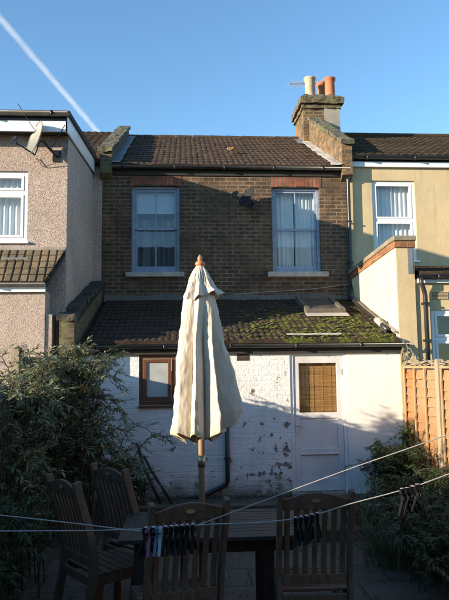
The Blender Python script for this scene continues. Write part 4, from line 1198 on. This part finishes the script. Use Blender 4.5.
# arching grass clump
def grass(name, label, base, n, ln, seed, spread=.2):
    rnd = random.Random(seed); mb = MB(); B = Vector(base)
    for s in range(n):
        a = rnd.uniform(0, 6.28); r = spread*math.sqrt(rnd.random()); p = B + Vector((r*math.cos(a), r*math.sin(a), 0))
        d = Vector((math.cos(a), math.sin(a), 0))*rnd.uniform(.2, .9); l_ = ln*rnd.uniform(.6, 1); w = .006
        sd = Vector((-math.sin(a), math.cos(a), 0)); i = len(mb.v)
        for k in range(6):
            t = k/5; q = p + d*l_*t**1.6 + Vector((0,0, l_*(t - .55*t*t*d.length)))
            ww = w*(1-t*.9)
            mb.v += [tuple(q-sd*ww), tuple(q+sd*ww)]
        for k in range(5): mb.f.append((i+2*k, i+2*k+1, i+2*k+3, i+2*k+2))
    o = mb.build(name, 'grass_leaf'); o.location = (0,0,0)
    tag(o, label, 'grass clump'); return o
grass('grass_clump', 'clump of long arching grass in front of the dark shrubs on the right', (3.55, -2.0, 0), 260, .62, 3, .28)
grass('grass_clump', 'clump of long grass blades at the lower right behind the chair', (3.5, -3.1, 0), 260, .55, 4, .3)
mb = MB(); rnd = random.Random(12)
for s in range(900):
    x = rnd.uniform(.6, 3.9); y = rnd.uniform(-.12, -.01) if s < 500 else rnd.uniform(-3.6, -.2)
    l_ = rnd.uniform(.03, .10 if s < 500 else .05)
    add_leaf(mb, Vector((x, y, .004)), Vector((rnd.uniform(-.6,.6), rnd.uniform(-.6,.6), 1)), l_, .008, .1, Vector((0,1,0)))
tag(mb.build('weeds', 'grass_leaf'), 'short weeds growing along the foot of the white wall', 'weeds', kind='stuff')
mb = MB()
for s in range(700):
    x = rnd.uniform(-.1, 4.3); y = rnd.uniform(-5.2, -.2)
    add_leaf(mb, Vector((x, y, .012)), Vector((rnd.uniform(-1,1), rnd.uniform(-1,1), rnd.uniform(0,.3))), rnd.uniform(.03,.07), .022, 0, Vector((0,0,1)))
tag(mb.build('fallen_leaves', 'dry_leaf'), 'brown fallen leaves scattered on the patio', 'leaves', kind='stuff')

# ------------------------------------------------------------------ contrail
c0 = Vector((-6226, 20000, 11838)); c1 = Vector((-2626, 20000, 7538)); dd = c1-c0
pts = [c0 - dd*.25 + dd*1.55*k/40 for k in range(41)]
rr_ = [max(8, (150 - 60*(k/40)) * (1+.10*noise.noise((k*.45, 1, 2)))) for k in range(41)]
pts = [p + Vector((12*noise.noise((i*.3, 0, 0)), 0, 12*noise.noise((0, i*.3, 5)))) for i, p in enumerate(pts)]
tag(MB().tube(pts, rr_, 24).build('contrail', 'contrail_vapour', None, smooth=True), 'thin white vapour trail slanting down across the blue sky', 'contrail', kind='stuff')

# ------------------------------------------------------------------ light
w = bpy.data.worlds.new('World'); S.world = w; w.use_nodes = True
n = w.node_tree.nodes; l = w.node_tree.links
sky = n.new('ShaderNodeTexSky'); sky.sky_type = 'NISHITA'; sky.sun_disc = False
el = math.asin(-SUN.z); sky.sun_elevation = el
# direction towards the sun; rotation 0 puts the sun at +Y, increasing clockwise
sky.sun_rotation = math.atan2(-SUN.x, -SUN.y)
sky.altitude = 50; sky.air_density = 1.0; sky.dust_density = .0; sky.ozone_density = 2.0
l.new(mixc(n, l, 1.0, sky.outputs[0], (.77, .97, 1.06), 'MULTIPLY'), n['Background'].inputs[0]); n['Background'].inputs[1].default_value = .138
sl_ = bpy.data.lights.new('sun', 'SUN'); sl_.energy = 5.0; sl_.angle = math.radians(.53); sl_.color = (1, .83, .60)
so = bpy.data.objects.new('sun', sl_); C.objects.link(so); so.rotation_euler = SUN.to_track_quat('-Z', 'Y').to_euler(); so.location = (-20, -10, 10)

# ------------------------------------------------------------------ camera
yw, pi_, ro = .0661, .1065, .0119
f = Vector((math.sin(yw)*math.cos(pi_), math.cos(yw)*math.cos(pi_), math.sin(pi_))); ri = Vector((math.cos(yw), -math.sin(yw), 0)); up = ri.cross(f)
ri, up = ri*math.cos(ro)-up*math.sin(ro), up*math.cos(ro)+ri*math.sin(ro)
cam = bpy.data.cameras.new('camera'); co = bpy.data.objects.new('camera', cam); C.objects.link(co)
M = Matrix.Identity(4)
for i in range(3): M[i][0] = ri[i]; M[i][1] = up[i]; M[i][2] = -f[i]
M[0][3], M[1][3], M[2][3] = 1.53, -9.05, 1.85
co.matrix_world = M
cam.sensor_fit = 'VERTICAL'; cam.sensor_height = 36; cam.lens = 621/600*36; cam.clip_end = 80000; cam.clip_start = .05
S.camera = co
S.view_settings.view_transform = 'Standard'; S.view_settings.look = 'None'; S.view_settings.exposure = 1.15; S.view_settings.gamma = 1
S.view_settings.use_curve_mapping = False
for o in bpy.data.objects:
    if '_o' in o: del o['_o']
